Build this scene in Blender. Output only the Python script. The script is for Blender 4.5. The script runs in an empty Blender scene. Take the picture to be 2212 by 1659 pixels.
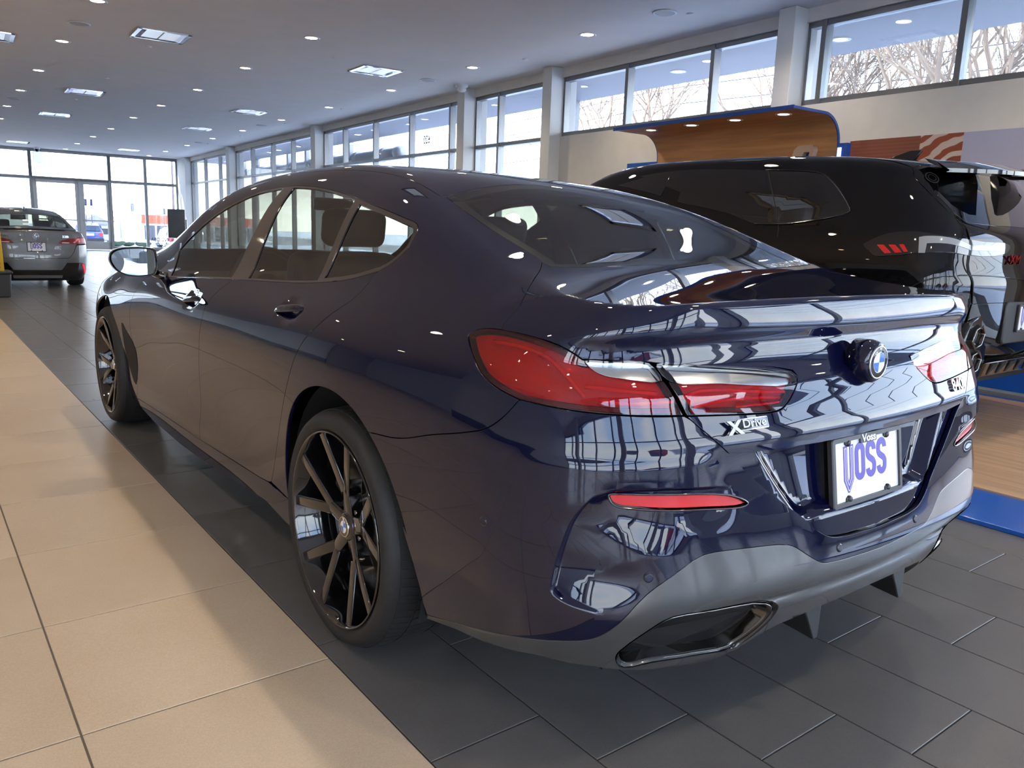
import bpy, bmesh, math, random
import numpy as np
from mathutils import Matrix, Vector
from mathutils.geometry import delaunay_2d_cdt
random.seed(7)
SC = bpy.context.scene
COL = SC.collection
# ---------------------------------------------------------------- camera
FPX = 1712.71
CAM_POS = np.array([-1.8429, -1.9500, 1.1644])
YAW, PITCH, ROLL = 0.65712, 0.18805, -0.03711
def cam_axes():
    f = np.array([math.sin(YAW)*math.cos(PITCH), math.cos(YAW)*math.cos(PITCH), -math.sin(PITCH)])
    r = np.array([math.cos(YAW), -math.sin(YAW), 0.])
    d = np.cross(f, r)
    return math.cos(ROLL)*r+math.sin(ROLL)*d, -math.sin(ROLL)*r+math.cos(ROLL)*d, f
_r, _d, _f = cam_axes()
cam_data = bpy.data.cameras.new('camera')
cam_data.sensor_fit = 'HORIZONTAL'; cam_data.sensor_width = 36.0
cam_data.lens = FPX/2212*36.0; cam_data.clip_start = .05; cam_data.clip_end = 600
cam = bpy.data.objects.new('camera', cam_data); COL.objects.link(cam)
cam.matrix_world = Matrix(((_r[0], -_d[0], -_f[0], CAM_POS[0]), (_r[1], -_d[1], -_f[1], CAM_POS[1]),
                           (_r[2], -_d[2], -_f[2], CAM_POS[2]), (0, 0, 0, 1)))
SC.camera = cam
# ---------------------------------------------------------------- world, sun, exposure
SC.view_settings.view_transform = 'Standard'; SC.view_settings.look = 'None'
SC.view_settings.exposure = 0.9; SC.view_settings.gamma = 1.0; SC.view_settings.use_curve_mapping = False
world = bpy.data.worlds.new('winter_sky'); SC.world = world; world.use_nodes = True
def build_world():
    N, L = world.node_tree.nodes, world.node_tree.links; N.clear()
    out = N.new('ShaderNodeOutputWorld'); bg = N.new('ShaderNodeBackground'); tc = N.new('ShaderNodeTexCoord'); sx = N.new('ShaderNodeSeparateXYZ')
    L.new(tc.outputs['Generated'], sx.inputs[0])
    rp = N.new('ShaderNodeValToRGB'); e = rp.color_ramp.elements
    e[0].position = 0.; e[0].color = (.94, .97, 1, 1); e[1].position = .75; e[1].color = (.30, .45, .82, 1)
    m = e.new(.12); m.color = (.78, .88, 1, 1); m = e.new(.35); m.color = (.48, .65, .97, 1)
    L.new(sx.outputs['Z'], rp.inputs[0])
    nz = N.new('ShaderNodeTexNoise'); nz.inputs['Scale'].default_value = 2.6; nz.inputs["Detail"].default_value = 3; mp = N.new('ShaderNodeMapping'); mp.inputs['Scale'].default_value = (1, 1, 3.2)
    L.new(tc.outputs['Generated'], mp.inputs[0]); L.new(mp.outputs[0], nz.inputs['Vector'])
    cr = N.new('ShaderNodeValToRGB'); cr.color_ramp.elements[0].position = .48; cr.color_ramp.elements[1].position = .70
    L.new(nz.outputs[0], cr.inputs[0])
    mx = N.new('ShaderNodeMixRGB'); mx.inputs[2].default_value = (.95, .96, 1, 1); L.new(cr.outputs[0], mx.inputs[0]); L.new(rp.outputs[0], mx.inputs[1])
    L.new(mx.outputs[0], bg.inputs[0]); bg.inputs[1].default_value = SKY_STRENGTH; L.new(bg.outputs[0], out.inputs[0])
SKY_STRENGTH = 4.5
build_world()
sun_data = bpy.data.lights.new('winter_sun', 'SUN'); sun_data.energy = 4.5; sun_data.angle = .009; sun_data.color = (1, .94, .84)
sun = bpy.data.objects.new('winter_sun', sun_data); COL.objects.link(sun)
sun.rotation_euler = Vector((.72, -.42, -.50)).to_track_quat('-Z', 'Y').to_euler()
SC.cycles.max_bounces = 6; SC.cycles.diffuse_bounces = 3; SC.cycles.glossy_bounces = 3; SC.cycles.transparent_max_bounces = 10; SC.cycles.use_adaptive_sampling = True; SC.cycles.adaptive_threshold = .1; SC.cycles.use_light_tree = False; SC.cycles.adaptive_min_samples = 16; SC.cycles.transmission_bounces = 4
SC.cycles.caustics_reflective = False; SC.cycles.caustics_refractive = False; SC.cycles.sample_clamp_indirect = 6.0; SC.cycles.use_denoising = True
# ---------------------------------------------------------------- materials
MATS = {}
def nodes_of(m): return m.node_tree.nodes, m.node_tree.links
def pmat(name, color, rough=.5, metal=0., coat=0., coat_rough=.03, trans=0., ior=1.5, emis=None, emis_s=0., spec=.5, alpha=1., coat_ior=1.5):
    m = bpy.data.materials.new(name); m.use_nodes = True
    b = m.node_tree.nodes['Principled BSDF']; I = b.inputs
    I['Base Color'].default_value = (*color, 1); I['Roughness'].default_value = rough; I['Metallic'].default_value = metal
    I['Coat Weight'].default_value = coat; I['Coat Roughness'].default_value = coat_rough
    I['Transmission Weight'].default_value = trans; I['IOR'].default_value = ior; I['Specular IOR Level'].default_value = spec
    I['Alpha'].default_value = alpha
    if coat: I['Coat IOR'].default_value = coat_ior
    if emis: I['Emission Color'].default_value = (*emis, 1); I['Emission Strength'].default_value = emis_s
    MATS[name] = m
    return m
def noisy(m, scale=30., amount=.15, bump=0., detail=4., coord='Object', stretch=None, rough_var=0.):
    """mottle the base colour and add fine relief"""
    N, L = nodes_of(m); b = N['Principled BSDF']
    tc = N.new('ShaderNodeTexCoord'); mp = N.new('ShaderNodeMapping'); L.new(tc.outputs[coord], mp.inputs[0])
    if stretch: mp.inputs['Scale'].default_value = stretch
    nz = N.new('ShaderNodeTexNoise'); nz.inputs['Scale'].default_value = scale; nz.inputs['Detail'].default_value = detail
    L.new(mp.outputs[0], nz.inputs['Vector'])
    if amount:
        c = b.inputs['Base Color'].default_value[:3]
        rp = N.new('ShaderNodeValToRGB'); rp.color_ramp.elements[0].position = .3; rp.color_ramp.elements[1].position = .7
        rp.color_ramp.elements[0].color = (*[v*(1-amount) for v in c], 1); rp.color_ramp.elements[1].color = (*[min(1, v*(1+amount)) for v in c], 1)
        L.new(nz.outputs[0], rp.inputs[0]); L.new(rp.outputs[0], b.inputs['Base Color'])
    if rough_var:
        mr = N.new('ShaderNodeMapRange'); r = b.inputs['Roughness'].default_value
        mr.inputs[3].default_value = max(0, r-rough_var); mr.inputs[4].default_value = r+rough_var
        L.new(nz.outputs[0], mr.inputs[0]); L.new(mr.outputs[0], b.inputs['Roughness'])
    if bump:
        bp = N.new('ShaderNodeBump'); bp.inputs['Strength'].default_value = bump; bp.inputs['Distance'].default_value = .002
        L.new(nz.outputs[0], bp.inputs['Height']); L.new(bp.outputs[0], b.inputs['Normal'])
    return m
# ---------------------------------------------------------------- object helpers
def link(name, me, mat=None, parent=None, **props):
    o = bpy.data.objects.new(name, me); COL.objects.link(o)
    if mat is not None and me is not None: me.materials.clear(); me.materials.append(mat)
    if parent is not None: o.parent = parent
    for k, v in props.items(): o[k] = v
    return o
def thing(name, label, category, loc=(0, 0, 0), rotz=0., group=None):
    o = bpy.data.objects.new(name, None); COL.objects.link(o); o.empty_display_size = .1
    o.location = loc; o.rotation_euler = (0, 0, rotz); o['label'] = label; o['category'] = category
    if group: o['group'] = group
    return o
def tag(o, label, category, group=None):
    o['label'] = label; o['category'] = category
    if group: o['group'] = group
    return o
def copy_tree(o, parent=None):
    c = o.copy(); COL.objects.link(c); c.parent = parent
    for ch in list(o.children): copy_tree(ch, c)
    return c
class MB:
    """collects simple shapes into one mesh"""
    def __init__(s): s.v = []; s.f = []; s.sm = []
    def add(s, v, f, smooth=False):
        b = len(s.v); s.v += [tuple(map(float, p)) for p in v]; s.f += [tuple(b+i for i in q) for q in f]; s.sm += [smooth]*len(f); return s
    def box(s, lo, hi):
        (a, b, c), (d, e, f) = lo, hi
        return s.add([(a, b, c), (d, b, c), (d, e, c), (a, e, c), (a, b, f), (d, b, f), (d, e, f), (a, e, f)],
                     [(0, 3, 2, 1), (4, 5, 6, 7), (0, 1, 5, 4), (1, 2, 6, 5), (2, 3, 7, 6), (3, 0, 4, 7)])
    def prism(s, poly, z0, z1, plane='xy', smooth=False):
        """extrude a polygon; plane names the polygon axes, the third axis is the extrusion"""
        n = len(poly)
        def P(a, b, c): return {'xy': (a, b, c), 'xz': (a, c, b), 'yz': (c, a, b)}[plane]
        v = [P(a, b, z0) for a, b in poly]+[P(a, b, z1) for a, b in poly]
        f = [tuple(range(n))[::-1], tuple(range(n, 2*n))]
        s.add(v, f); b = len(s.v)-2*n
        for i in range(n):
            j = (i+1) % n; s.f.append((b+i, b+j, b+n+j, b+n+i)); s.sm.append(smooth)
        return s
    def tube(s, pts, r, n=8, closed=False, caps=True):
        pts = [np.asarray(p, float) for p in pts]; m = len(pts); rr = r if hasattr(r, '__len__') else [r]*m
        rings = []; prev = None
        for i, p in enumerate(pts):
            a = pts[(i-1) % m] if (closed or i) else p; c = pts[(i+1) % m] if (closed or i < m-1) else p
            t = c-a; t = t/(np.linalg.norm(t)+1e-12)
            ref = prev if prev is not None else (np.array([0, 0, 1.]) if abs(t[2]) < .9 else np.array([1., 0, 0]))
            u = np.cross(t, np.cross(ref, t)); u /= np.linalg.norm(u)+1e-12; w = np.cross(t, u); prev = u
            rings.append([p+rr[i]*(math.cos(2*math.pi*k/n)*u+math.sin(2*math.pi*k/n)*w) for k in range(n)])
        v = [q for R in rings for q in R]; f = []
        for i in range(m if closed else m-1):
            j = (i+1) % m
            for k in range(n): f.append((i*n+k, i*n+(k+1) % n, j*n+(k+1) % n, j*n+k))
        s.add(v, f, True)
        if caps and not closed: s.add(rings[0], [tuple(range(n))[::-1]]); s.add(rings[-1], [tuple(range(n))])
        return s
    def lathe(s, prof, n=48, axis='z', origin=(0, 0, 0), smooth=True, closed=False, a0=0., a1=2*math.pi):
        """prof = list of (radius, along-axis)"""
        full = abs(a1-a0-2*math.pi) < 1e-6; cnt = n if full else n+1; v = []; f = []; m = len(prof)
        for k in range(cnt):
            a = a0+(a1-a0)*k/n; c, q = math.cos(a), math.sin(a)
            for r, h in prof:
                p = {'z': (r*c, r*q, h), 'x': (h, r*c, r*q), 'y': (r*q, h, r*c)}[axis]
                v.append(tuple(np.add(p, origin)))
        for k in range(n):
            k2 = (k+1) % cnt
            for i in range(m if closed else m-1):
                j = (i+1) % m; f.append((k*m+i, k2*m+i, k2*m+j, k*m+j))
        return s.add(v, f, smooth)
    def loft(s, sections, closed_sec=True, cap=True, smooth=True):
        n = len(sections[0]); v = [p for q in sections for p in q]; f = []
        for i in range(len(sections)-1):
            for k in range(n if closed_sec else n-1):
                k2 = (k+1) % n; f.append((i*n+k, i*n+k2, (i+1)*n+k2, (i+1)*n+k))
        s.add(v, f, smooth)
        if cap and closed_sec: s.add(sections[0], [tuple(range(n))[::-1]]); s.add(sections[-1], [tuple(range(n))])
        return s
    def mesh(s, name, recalc=True):
        me = bpy.data.meshes.new(name); me.from_pydata(s.v, [], s.f); me.validate()
        if len(me.polygons) == len(s.sm): me.polygons.foreach_set('use_smooth', s.sm)
        if recalc:
            bm = bmesh.new(); bm.from_mesh(me); bmesh.ops.remove_doubles(bm, verts=bm.verts, dist=1e-6); bmesh.ops.recalc_face_normals(bm, faces=bm.faces); bm.to_mesh(me); bm.free()
        return me
    def build(s, name, mat, parent=None, bevel=0., seg=2, sharp=None, subsurf=0, **props):
        o = link(name, s.mesh(name), mat, parent, **props)
        if bevel:
            md = o.modifiers.new('bevel', 'BEVEL'); md.width = bevel; md.segments = seg; md.limit_method = 'ANGLE'; md.angle_limit = math.radians(40)
            for p in o.data.polygons: p.use_smooth = True
            md.harden_normals = False
            o.data.set_sharp_from_angle(angle=math.radians(50))
        if subsurf:
            md = o.modifiers.new('subdivision', 'SUBSURF'); md.levels = subsurf; md.render_levels = subsurf
        if sharp: o.data.set_sharp_from_angle(angle=math.radians(sharp))
        return o
def catmull(pts, n=6, closed=False):
    P = np.asarray(pts, float); m = len(P); out = []
    for i in range(m if closed else m-1):
        p1, p2 = P[i], P[(i+1) % m]
        p0 = P[(i-1) % m] if (closed or i) else 2*p1-p2
        p3 = P[(i+2) % m] if (closed or i < m-2) else 2*p2-p1
        d1 = max(np.linalg.norm(p1-p0), 1e-9)**.5; d2 = max(np.linalg.norm(p2-p1), 1e-9)**.5; d3 = max(np.linalg.norm(p3-p2), 1e-9)**.5
        m1 = ((p1-p0)/d1-(p2-p0)/(d1+d2)+(p2-p1)/d2)*d2; m2 = ((p2-p1)/d2-(p3-p1)/(d2+d3)+(p3-p2)/d3)*d2
        for k in range(n):
            t = k/n; out.append((2*t**3-3*t*t+1)*p1+(t**3-2*t*t+t)*m1+(-2*t**3+3*t*t)*p2+(t**3-t*t)*m2)
    if not closed: out.append(P[-1])
    return np.array(out)
def rounded_rect(w, h, r, n=5, cx=0., cy=0.):
    out = []
    for sx, sy, a in ((1, 1, 0), (-1, 1, 90), (-1, -1, 180), (1, -1, 270)):
        for k in range(n+1):
            t = math.radians(a+90*k/n); out.append((cx+sx*(w/2-r)+r*math.cos(t), cy+sy*(h/2-r)+r*math.sin(t)))
    return out
def inpoly(px, py, poly):
    x, y = poly[:, 0], poly[:, 1]; x2, y2 = np.roll(x, -1), np.roll(y, -1); r = np.zeros(px.shape, bool)
    for a, b, c, d in zip(x, y, x2, y2):
        m = (b > py) != (d > py)
        if b != d: r ^= m & (px < (c-a)*(py-b)/(d-b)+a)
    return r
def polydist(px, py, poly, closed=True):
    best = np.full(px.shape, 1e9); n = len(poly)
    for i in range(n if closed else n-1):
        a, b = poly[i], poly[(i+1) % n]; d = b-a; L2 = max((d*d).sum(), 1e-12)
        t = np.clip(((px-a[0])*d[0]+(py-a[1])*d[1])/L2, 0, 1)
        best = np.minimum(best, np.hypot(px-a[0]-t*d[0], py-a[1]-t*d[1]))
    return best
def resample(P, step, closed=True):
    P = np.asarray(P, float); Q = np.vstack([P, P[:1]]) if closed else P; out = []
    for a, b in zip(Q[:-1], Q[1:]):
        n = max(1, int(np.ceil(np.linalg.norm(b-a)/step))); out += [a+(b-a)*k/n for k in range(n)]
    if not closed: out.append(Q[-1])
    return np.array(out)
def text_mesh(name, body, size=1., extrude=.0, bevel=0., bold=0., xs=1., align='CENTER', spacing=1.):
    c = bpy.data.curves.new(name, 'FONT'); c.body = body; c.size = size; c.extrude = extrude; c.offset = bold; c.bevel_depth = bevel
    c.align_x = align; c.align_y = 'CENTER'; c.space_character = spacing
    o = bpy.data.objects.new(name+'_tmp', c); COL.objects.link(o)
    dg = bpy.context.evaluated_depsgraph_get(); me = bpy.data.meshes.new_from_object(o.evaluated_get(dg)); me.name = name
    bpy.data.objects.remove(o); bpy.data.curves.remove(c)
    if xs != 1.:
        for v in me.vertices: v.co.x *= xs
    return me
def glassmat(name, tint, refl=.0, ior=1.5):
    """thin clear sheet: tinted see-through plus mirror reflection that grows at grazing angles"""
    m = bpy.data.materials.new(name); m.use_nodes = True; N, L = nodes_of(m); N.clear()
    o = N.new('ShaderNodeOutputMaterial'); mx = N.new('ShaderNodeMixShader'); t = N.new('ShaderNodeBsdfTransparent'); g = N.new('ShaderNodeBsdfGlossy')
    t.inputs[0].default_value = (*tint, 1); g.inputs['Roughness'].default_value = 0.
    lw = N.new('ShaderNodeLayerWeight'); lw.inputs[0].default_value = .5; pw = N.new('ShaderNodeMath'); pw.operation = 'POWER'; pw.inputs[1].default_value = 5.
    f0 = ((ior-1)/(ior+1))**2+refl; ma = N.new('ShaderNodeMath'); ma.operation = 'MULTIPLY_ADD'; ma.inputs[1].default_value = 1-f0; ma.inputs[2].default_value = f0; ma.use_clamp = True
    L.new(lw.outputs['Facing'], pw.inputs[0]); L.new(pw.outputs[0], ma.inputs[0]); L.new(ma.outputs[0], mx.inputs[0])
    L.new(t.outputs[0], mx.inputs[1]); L.new(g.outputs[0], mx.inputs[2]); L.new(mx.outputs[0], o.inputs[0])
    MATS[name] = m; return m
CHROME = pmat('chrome', (.75, .75, .76), rough=.06, metal=1.)
SATIN_BLACK = pmat('satin_black', (.012, .012, .013), rough=.42)
# ---------------------------------------------------------------- the building (its own axes, turned a little from the car)
PSI = math.radians(3.0807); ROT = (0, 0, -PSI); ZC = 3.45; XW = 5.344; YF = 30.99; XL = -9.0; YB = -6.0
def toW(x, y, z=0.): return (math.cos(PSI)*x+math.sin(PSI)*y, -math.sin(PSI)*x+math.cos(PSI)*y, z)
def struct(name, mb, mat, **kw):
    o = mb.build(name, mat, **kw); o['kind'] = 'structure'; o.rotation_euler = ROT; return o
WALL = noisy(pmat('warm_white_wall', (.74, .71, .65), rough=.75), 6, .03, .05)
WALL_L = noisy(pmat('pale_grey_wall', (.62, .60, .57), rough=.7), 6, .03, .05)
CEIL = noisy(pmat('grey_ceiling_paint', (.82, .775, .72), rough=.8), 3, .02, .03)
COLUMN = pmat('white_column_paint', (.72, .72, .69), rough=.6)
ALU = pmat('grey_aluminium', (.26, .27, .28), rough=.38, metal=.75)
ALU_L = pmat('pale_aluminium', (.46, .47, .48), rough=.4, metal=.55)
PANE = glassmat('window_pane', (.93, .95, .96), .02)
# ---- floor: recessed grout bed, then tiles as pieces
def tile_mat(name, c1, c2, rough, spec, nscale, bump, rv=.04):
    m = pmat(name, c1, rough=rough, spec=spec); N, L = nodes_of(m); b = N['Principled BSDF']
    oi = N.new('ShaderNodeObjectInfo'); tc = N.new('ShaderNodeTexCoord'); ad = N.new('ShaderNodeVectorMath'); ad.operation = 'ADD'
    L.new(tc.outputs['Object'], ad.inputs[0]); mul = N.new('ShaderNodeMath'); mul.operation = 'MULTIPLY'; mul.inputs[1].default_value = 37.; L.new(oi.outputs['Random'], mul.inputs[0]); L.new(mul.outputs[0], ad.inputs[1])
    n1 = N.new('ShaderNodeTexNoise'); n1.inputs['Scale'].default_value = nscale; n1.inputs['Detail'].default_value = 6; n1.inputs['Roughness'].default_value = .65; L.new(ad.outputs[0], n1.inputs['Vector'])
    n2 = N.new('ShaderNodeTexNoise'); n2.inputs['Scale'].default_value = 260; n2.inputs['Detail'].default_value = 2; L.new(ad.outputs[0], n2.inputs['Vector'])
    mx = N.new('ShaderNodeMixRGB'); mx.inputs[1].default_value = (*c1, 1); mx.inputs[2].default_value = (*c2, 1); rp = N.new('ShaderNodeMapRange'); rp.inputs[1].default_value = .3; rp.inputs[2].default_value = .7; L.new(n1.outputs[0], rp.inputs[0]); L.new(rp.outputs[0], mx.inputs[0])
    m2 = N.new('ShaderNodeMixRGB'); m2.blend_type = 'OVERLAY'; m2.inputs[0].default_value = .22; L.new(mx.outputs[0], m2.inputs[1]); L.new(n2.outputs[0], m2.inputs[2])
    hv = N.new('ShaderNodeHueSaturation'); vr = N.new('ShaderNodeMapRange'); vr.inputs[3].default_value = .95; vr.inputs[4].default_value = 1.05; L.new(oi.outputs['Random'], vr.inputs[0]); L.new(vr.outputs[0], hv.inputs['Value']); L.new(m2.outputs[0], hv.inputs['Color'])
    L.new(hv.outputs[0], b.inputs['Base Color'])
    rr = N.new('ShaderNodeMapRange'); rr.inputs[3].default_value = rough-rv; rr.inputs[4].default_value = rough+rv; L.new(n1.outputs[0], rr.inputs[0]); L.new(rr.outputs[0], b.inputs['Roughness'])
    bp = N.new('ShaderNodeBump'); bp.inputs['Strength'].default_value = bump; bp.inputs['Distance'].default_value = .001; L.new(n2.outputs[0], bp.inputs['Height']); L.new(bp.outputs[0], b.inputs['Normal'])
    return m
BEIGE = tile_mat('beige_porcelain', (.53, .41, .285), (.585, .47, .345), .30, .5, 2.2, .10)
SLATE = tile_mat('dark_slate_porcelain', (.108, .103, .100), (.138, .132, .127), .29, .5, 3., .35)
GROUT_D = pmat('dark_grout', (.03, .028, .027), rough=.9); GROUT_B = pmat('brown_grout', (.15, .125, .105), rough=.9)
FLOOR = MB().box((-.997, -7.5, -.2), (9, 34, -.003)).build('floor', GROUT_D); FLOOR['kind'] = 'structure'
FLOOR_B = MB().box((-12.5, -7.5, -.2), (-.998, 34, -.003)).build('floor_walkway', GROUT_B); FLOOR_B['kind'] = 'structure'
def tile_mesh(name, lx, ly, mat, gap=.004):
    m = MB().box((gap/2, gap/2, -.012), (lx-gap/2, ly-gap/2, 0.)).mesh(name); m.materials.append(mat)
    bm = bmesh.new(); bm.from_mesh(m); bmesh.ops.bevel(bm, geom=[e for e in bm.edges if all(v.co.z > -.001 for v in e.verts)], offset=.0012, segments=1, affect='EDGES'); bm.to_mesh(m); bm.free(); return m
DTM = tile_mesh('dark_tile', .3135, .61, SLATE); BTM = tile_mesh('beige_tile', .608, .605, BEIGE, .005)
rest_d = MB(); rest_b = MB(); cnt = [0, 0]
def lay(lst, me, parent, rest, lx, ly, gap):
    lst.sort(key=lambda q: math.hypot(q[0]+1.2, q[1]+1.6))
    for i, (x, y) in enumerate(lst):
        if i < 290:
            o = bpy.data.objects.new('tile', me); COL.objects.link(o); o.location = (x, y, 0); o.parent = parent
        else: rest.box((x+gap/2, y+gap/2, -.012), (x+lx-gap/2, y+ly-gap/2, 0.))
D = []
for r in range(0, 28):
    x = -.998+r*.3135; off = (-.61, -.815, -1.03)[r % 3]
    for k in range(-11, 55): D.append((x, off+k*.61))
vis = lambda x, y: not (x > 2.0 and y < 8) and not (abs(x+.15) < .75 and .3 < y < 2.8)
lay([q for q in D if vis(*q)], DTM, FLOOR, rest_d, .3135, .61, .004)
for q in D:
    if not vis(*q): rest_d.box((q[0]+.002, q[1]+.002, -.012), (q[0]+.3115, q[1]+.608, 0.))
Bt = [(-.998-.608*(c+1)-(.0 if c == 0 else .0), -.08+k*.605) for c in range(0, 18) for k in range(-12, 55)]
lay(Bt, BTM, FLOOR_B, rest_b, .608, .605, .005)
rest_d.build('tile_field', SLATE, FLOOR, kind='stuff'); rest_b.build('tile_field', BEIGE, FLOOR_B, kind='stuff')
# ---- ceiling
struct('ceiling', MB().box((XL-.3, YB-.3, ZC), (XW+.3, YF+.3, ZC+.35)), CEIL)
# ---- right wall: header, solid parts, sills
struct('wall_right', MB().box((XW, YB, 3.32), (XW+.25, YF, ZC)).box((XW, -.75, 0), (XW+.25, 7.30, 2.53)).box((XW, YB, 0), (XW+.25, -.75, .12)).box((XW, YF-1.2, 0), (XW+.25, YF, 3.32)).box((XW, 7.3, 0), (XW+.25, YF, .12)), WALL)
COLS = [(-5.6, -5.35), (-.75, -.5), (3.30, 3.50), (7.26, 7.47), (9.62, 9.85), (16.37, 16.66), (23.69, 24.05), (29.6, 30.99)]
for i, (a, b) in enumerate(COLS):
    struct('column', MB().box((XW-.19, a, 0), (XW+.26, b, ZC)), COLUMN, bevel=.006)
def window(n, y0, y1, z0, z1, mulls, transom=None):
    """aluminium framed window on the right wall, each pane its own piece"""
    W = bpy.data.objects.new('window_%d' % n, None); COL.objects.link(W); W['kind'] = 'structure'; W.rotation_euler = ROT
    x0, x1 = XW+.03, XW+.13; f = .055
    fr = MB().box((x0, y0, z0), (x1, y1, z0+f)).box((x0, y0, z1-f), (x1, y1, z1)); fr.box((x0, y0, z0), (x1, y0+f*.6, z1)).box((x0, y1-f*.6, z0), (x1, y1, z1))
    fr.build('window_frame', ALU, W, bevel=.003)
    for m in mulls: MB().box((x0-.015, m-f*.5, z0), (x1, m+f*.5, z1)).build('mullion', ALU, W, bevel=.003)
    if transom: MB().box((x0-.01, y0, transom-f*.5), (x1, y1, transom+f*.5)).build('transom', ALU, W, bevel=.003)
    ys = [y0]+list(mulls)+[y1]
    for a, b in zip(ys[:-1], ys[1:]):
        for c, d in ([(z0, transom), (transom, z1)] if transom else [(z0, z1)]):
            MB().box((x0+.045, a+.02, c+.02), (x0+.055, b-.02, d-.02)).build('pane', PANE, W)
    return W
window(1, -.5, 3.30, 2.53, 3.32, [3.11, 1.755, .3])
window(2, 3.50, 7.26, 2.53, 3.32, [4.53, 5.945])
window(3, 7.47, 9.62, .12, 3.32, [8.91], 2.53)
window(4, 9.85, 16.37, .12, 3.32, [10.45, 11.97, 13.59, 15.18], 2.53)
window(5, 16.66, 23.69, .12, 3.32, [18.59, 20.2, 22.09], 2.53)
window(6, 24.05, 29.6, .12, 3.32, [25.7, 27.62], 2.53)
window(7, -5.35, -.75, .12, 3.32, [-3.8, -2.2], 2.53)
# ---- far wall: storefront with a glazed door
def storefront(n, xs, zs, y, doors=(), mat=ALU):
    W = bpy.data.objects.new('window_%d' % n, None); COL.objects.link(W); W['kind'] = 'structure'; W.rotation_euler = ROT
    f = .05; z0, z1 = zs[0], zs[-1]
    for x in xs: MB().box((x-f, y-.06, z0), (x+f, y+.08, z1)).build('mullion', mat, W, bevel=.004)
    for z in zs: MB().box((xs[0], y-.05, z-f), (xs[-1], y+.07, z+f)).build('transom', mat, W, bevel=.004)
    for a, b in zip(xs[:-1], xs[1:]):
        for c, d in zip(zs[:-1], zs[1:]): MB().box((a+.03, y, c+.03), (b-.03, y+.012, d-.03)).build('pane', PANE, W)
    return W
storefront(8, [-9, -6, -4.2, -2.4, -.75, .34], [.08, 2.47, 3.40], YF)
storefront(9, [2.82, 4.03, 5.15], [.08, 2.47, 3.40], YF)
storefront(10, [.34, 2.82], [2.47, 3.40], YF)
struct('wall_far', MB().box((XL, YF-.02, 3.40), (XW, YF+.2, ZC)).box((XL, YF-.02, 0), (.34, YF+.12, .08)).box((2.82, YF-.02, 0), (XW, YF+.12, .08)).box((5.15, YF-.04, 0), (XW+.1, YF+.2, ZC)), COLUMN)
for i, (a, b, hs) in enumerate(((.40, 1.78, 1), (1.86, 2.78, -1))):
    Dr = bpy.data.objects.new('door_%d' % (i+1), None); COL.objects.link(Dr); Dr['kind'] = 'structure'; Dr.rotation_euler = ROT; s = .10
    MB().box((a, YF-.03, .02), (a+s, YF+.03, 2.42)).box((b-s, YF-.03, .02), (b, YF+.03, 2.42)).box((a, YF-.03, 2.42-s), (b, YF+.03, 2.42)).box((a, YF-.03, .02), (b, YF+.03, .30)).build('door_frame', ALU_L, Dr, bevel=.004)
    MB().box((a+s, YF-.006, .30), (b-s, YF+.006, 2.32)).build('pane', PANE, Dr)
    MB().box((a+.02, YF-.09, 1.03), (b-.02, YF-.06, 1.07)).build('push_bar', ALU_L, Dr, bevel=.006)
struct('trim_1', MB().box((.30, YF-.05, 0), (.40, YF+.05, 2.47)).box((1.78, YF-.05, 0), (1.86, YF+.05, 2.47)).box((2.78, YF-.05, 0), (2.86, YF+.05, 2.47)).box((.3, YF-.05, 2.42), (2.86, YF+.05, 2.5)), ALU_L)
# ---- rear wall (behind the camera): tall storefront between white columns
struct('wall_back', MB().box((XL, YB-.2, 3.2), (XW, YB, ZC)).box((XL, YB-.2, 0), (XW, YB, .10)), WALL)
storefront(11, [-9, -7.4, -5.8, -4.2, -2.6, -1.0, .6, 2.2, 3.8, 5.3], [.1, 2.45, 3.2], YB-.1)
for x in (-6.4, -1.9, 2.75): struct('column', MB().box((x-.16, YB-.05, 0), (x+.16, YB+.22, ZC)), COLUMN)
# ---- left wall
struct('wall_left', MB().box((XL-.2, YB, 0), (XL, 6.5, ZC)).box((XL-.2, 14, 0), (XL, YF, ZC)).box((XL-3.2, 6.5, 0), (XL-3, 14, ZC)).box((XL-3.2, 6.3, 0), (XL, 6.5, ZC)).box((XL-3.2, 14, 0), (XL, 14.2, ZC)), WALL_L)
struct('ceiling_alcove', MB().box((XL-3.2, 6.3, ZC), (XL-.3, 14.2, ZC+.3)), CEIL)
struct('baseboard_left', MB().box((XL, YB, 0), (XL+.02, 6.5, .45)).box((XL, 14, 0), (XL+.02, YF, .45)), pmat('dark_wainscot', (.03, .028, .028), rough=.4))
# ---- ceiling fixtures
LAMP_ON = pmat('lamp_glow', (1, .9, .75), emis=(1, .84, .60), emis_s=14.); LAMP_ON.cycles.emission_sampling = 'NONE'; LAMP_TRIM = pmat('lamp_trim_white', (.75, .75, .74), rough=.4); LAMP_REFL = pmat('lamp_reflector', (.8, .78, .74), rough=.15, metal=1.)
def make_downlight():
    t = thing('downlight', '', 'ceiling light')
    MB().lathe([(.078, .02), (.078, -.004), (.098, -.007), (.104, -.003), (.104, .02)], 28).build('trim_ring', LAMP_TRIM, t)
    MB().lathe([(.079, -.005), (.072, -.002), (.070, -.0015)], 28).build('reflector', LAMP_REFL, t)
    MB().lathe([(.071, -.002), (.04, -.003), (0, -.0035)], 20).build('bulb', LAMP_ON, t)
    return t
spot = bpy.data.lights.new('downlight_beam', 'SPOT'); spot.energy = 44; spot.spot_size = math.radians(140); spot.spot_blend = 1.0; spot.shadow_soft_size = .05; spot.color = (1, .84, .64)
D0 = make_downlight(); first = True
ROWS = {'near the silver sedan side': (-.4, -.76), 'above the navy sedan': (2.02, 1.39), 'along the window wall': (4.41, 4.06)}
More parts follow.
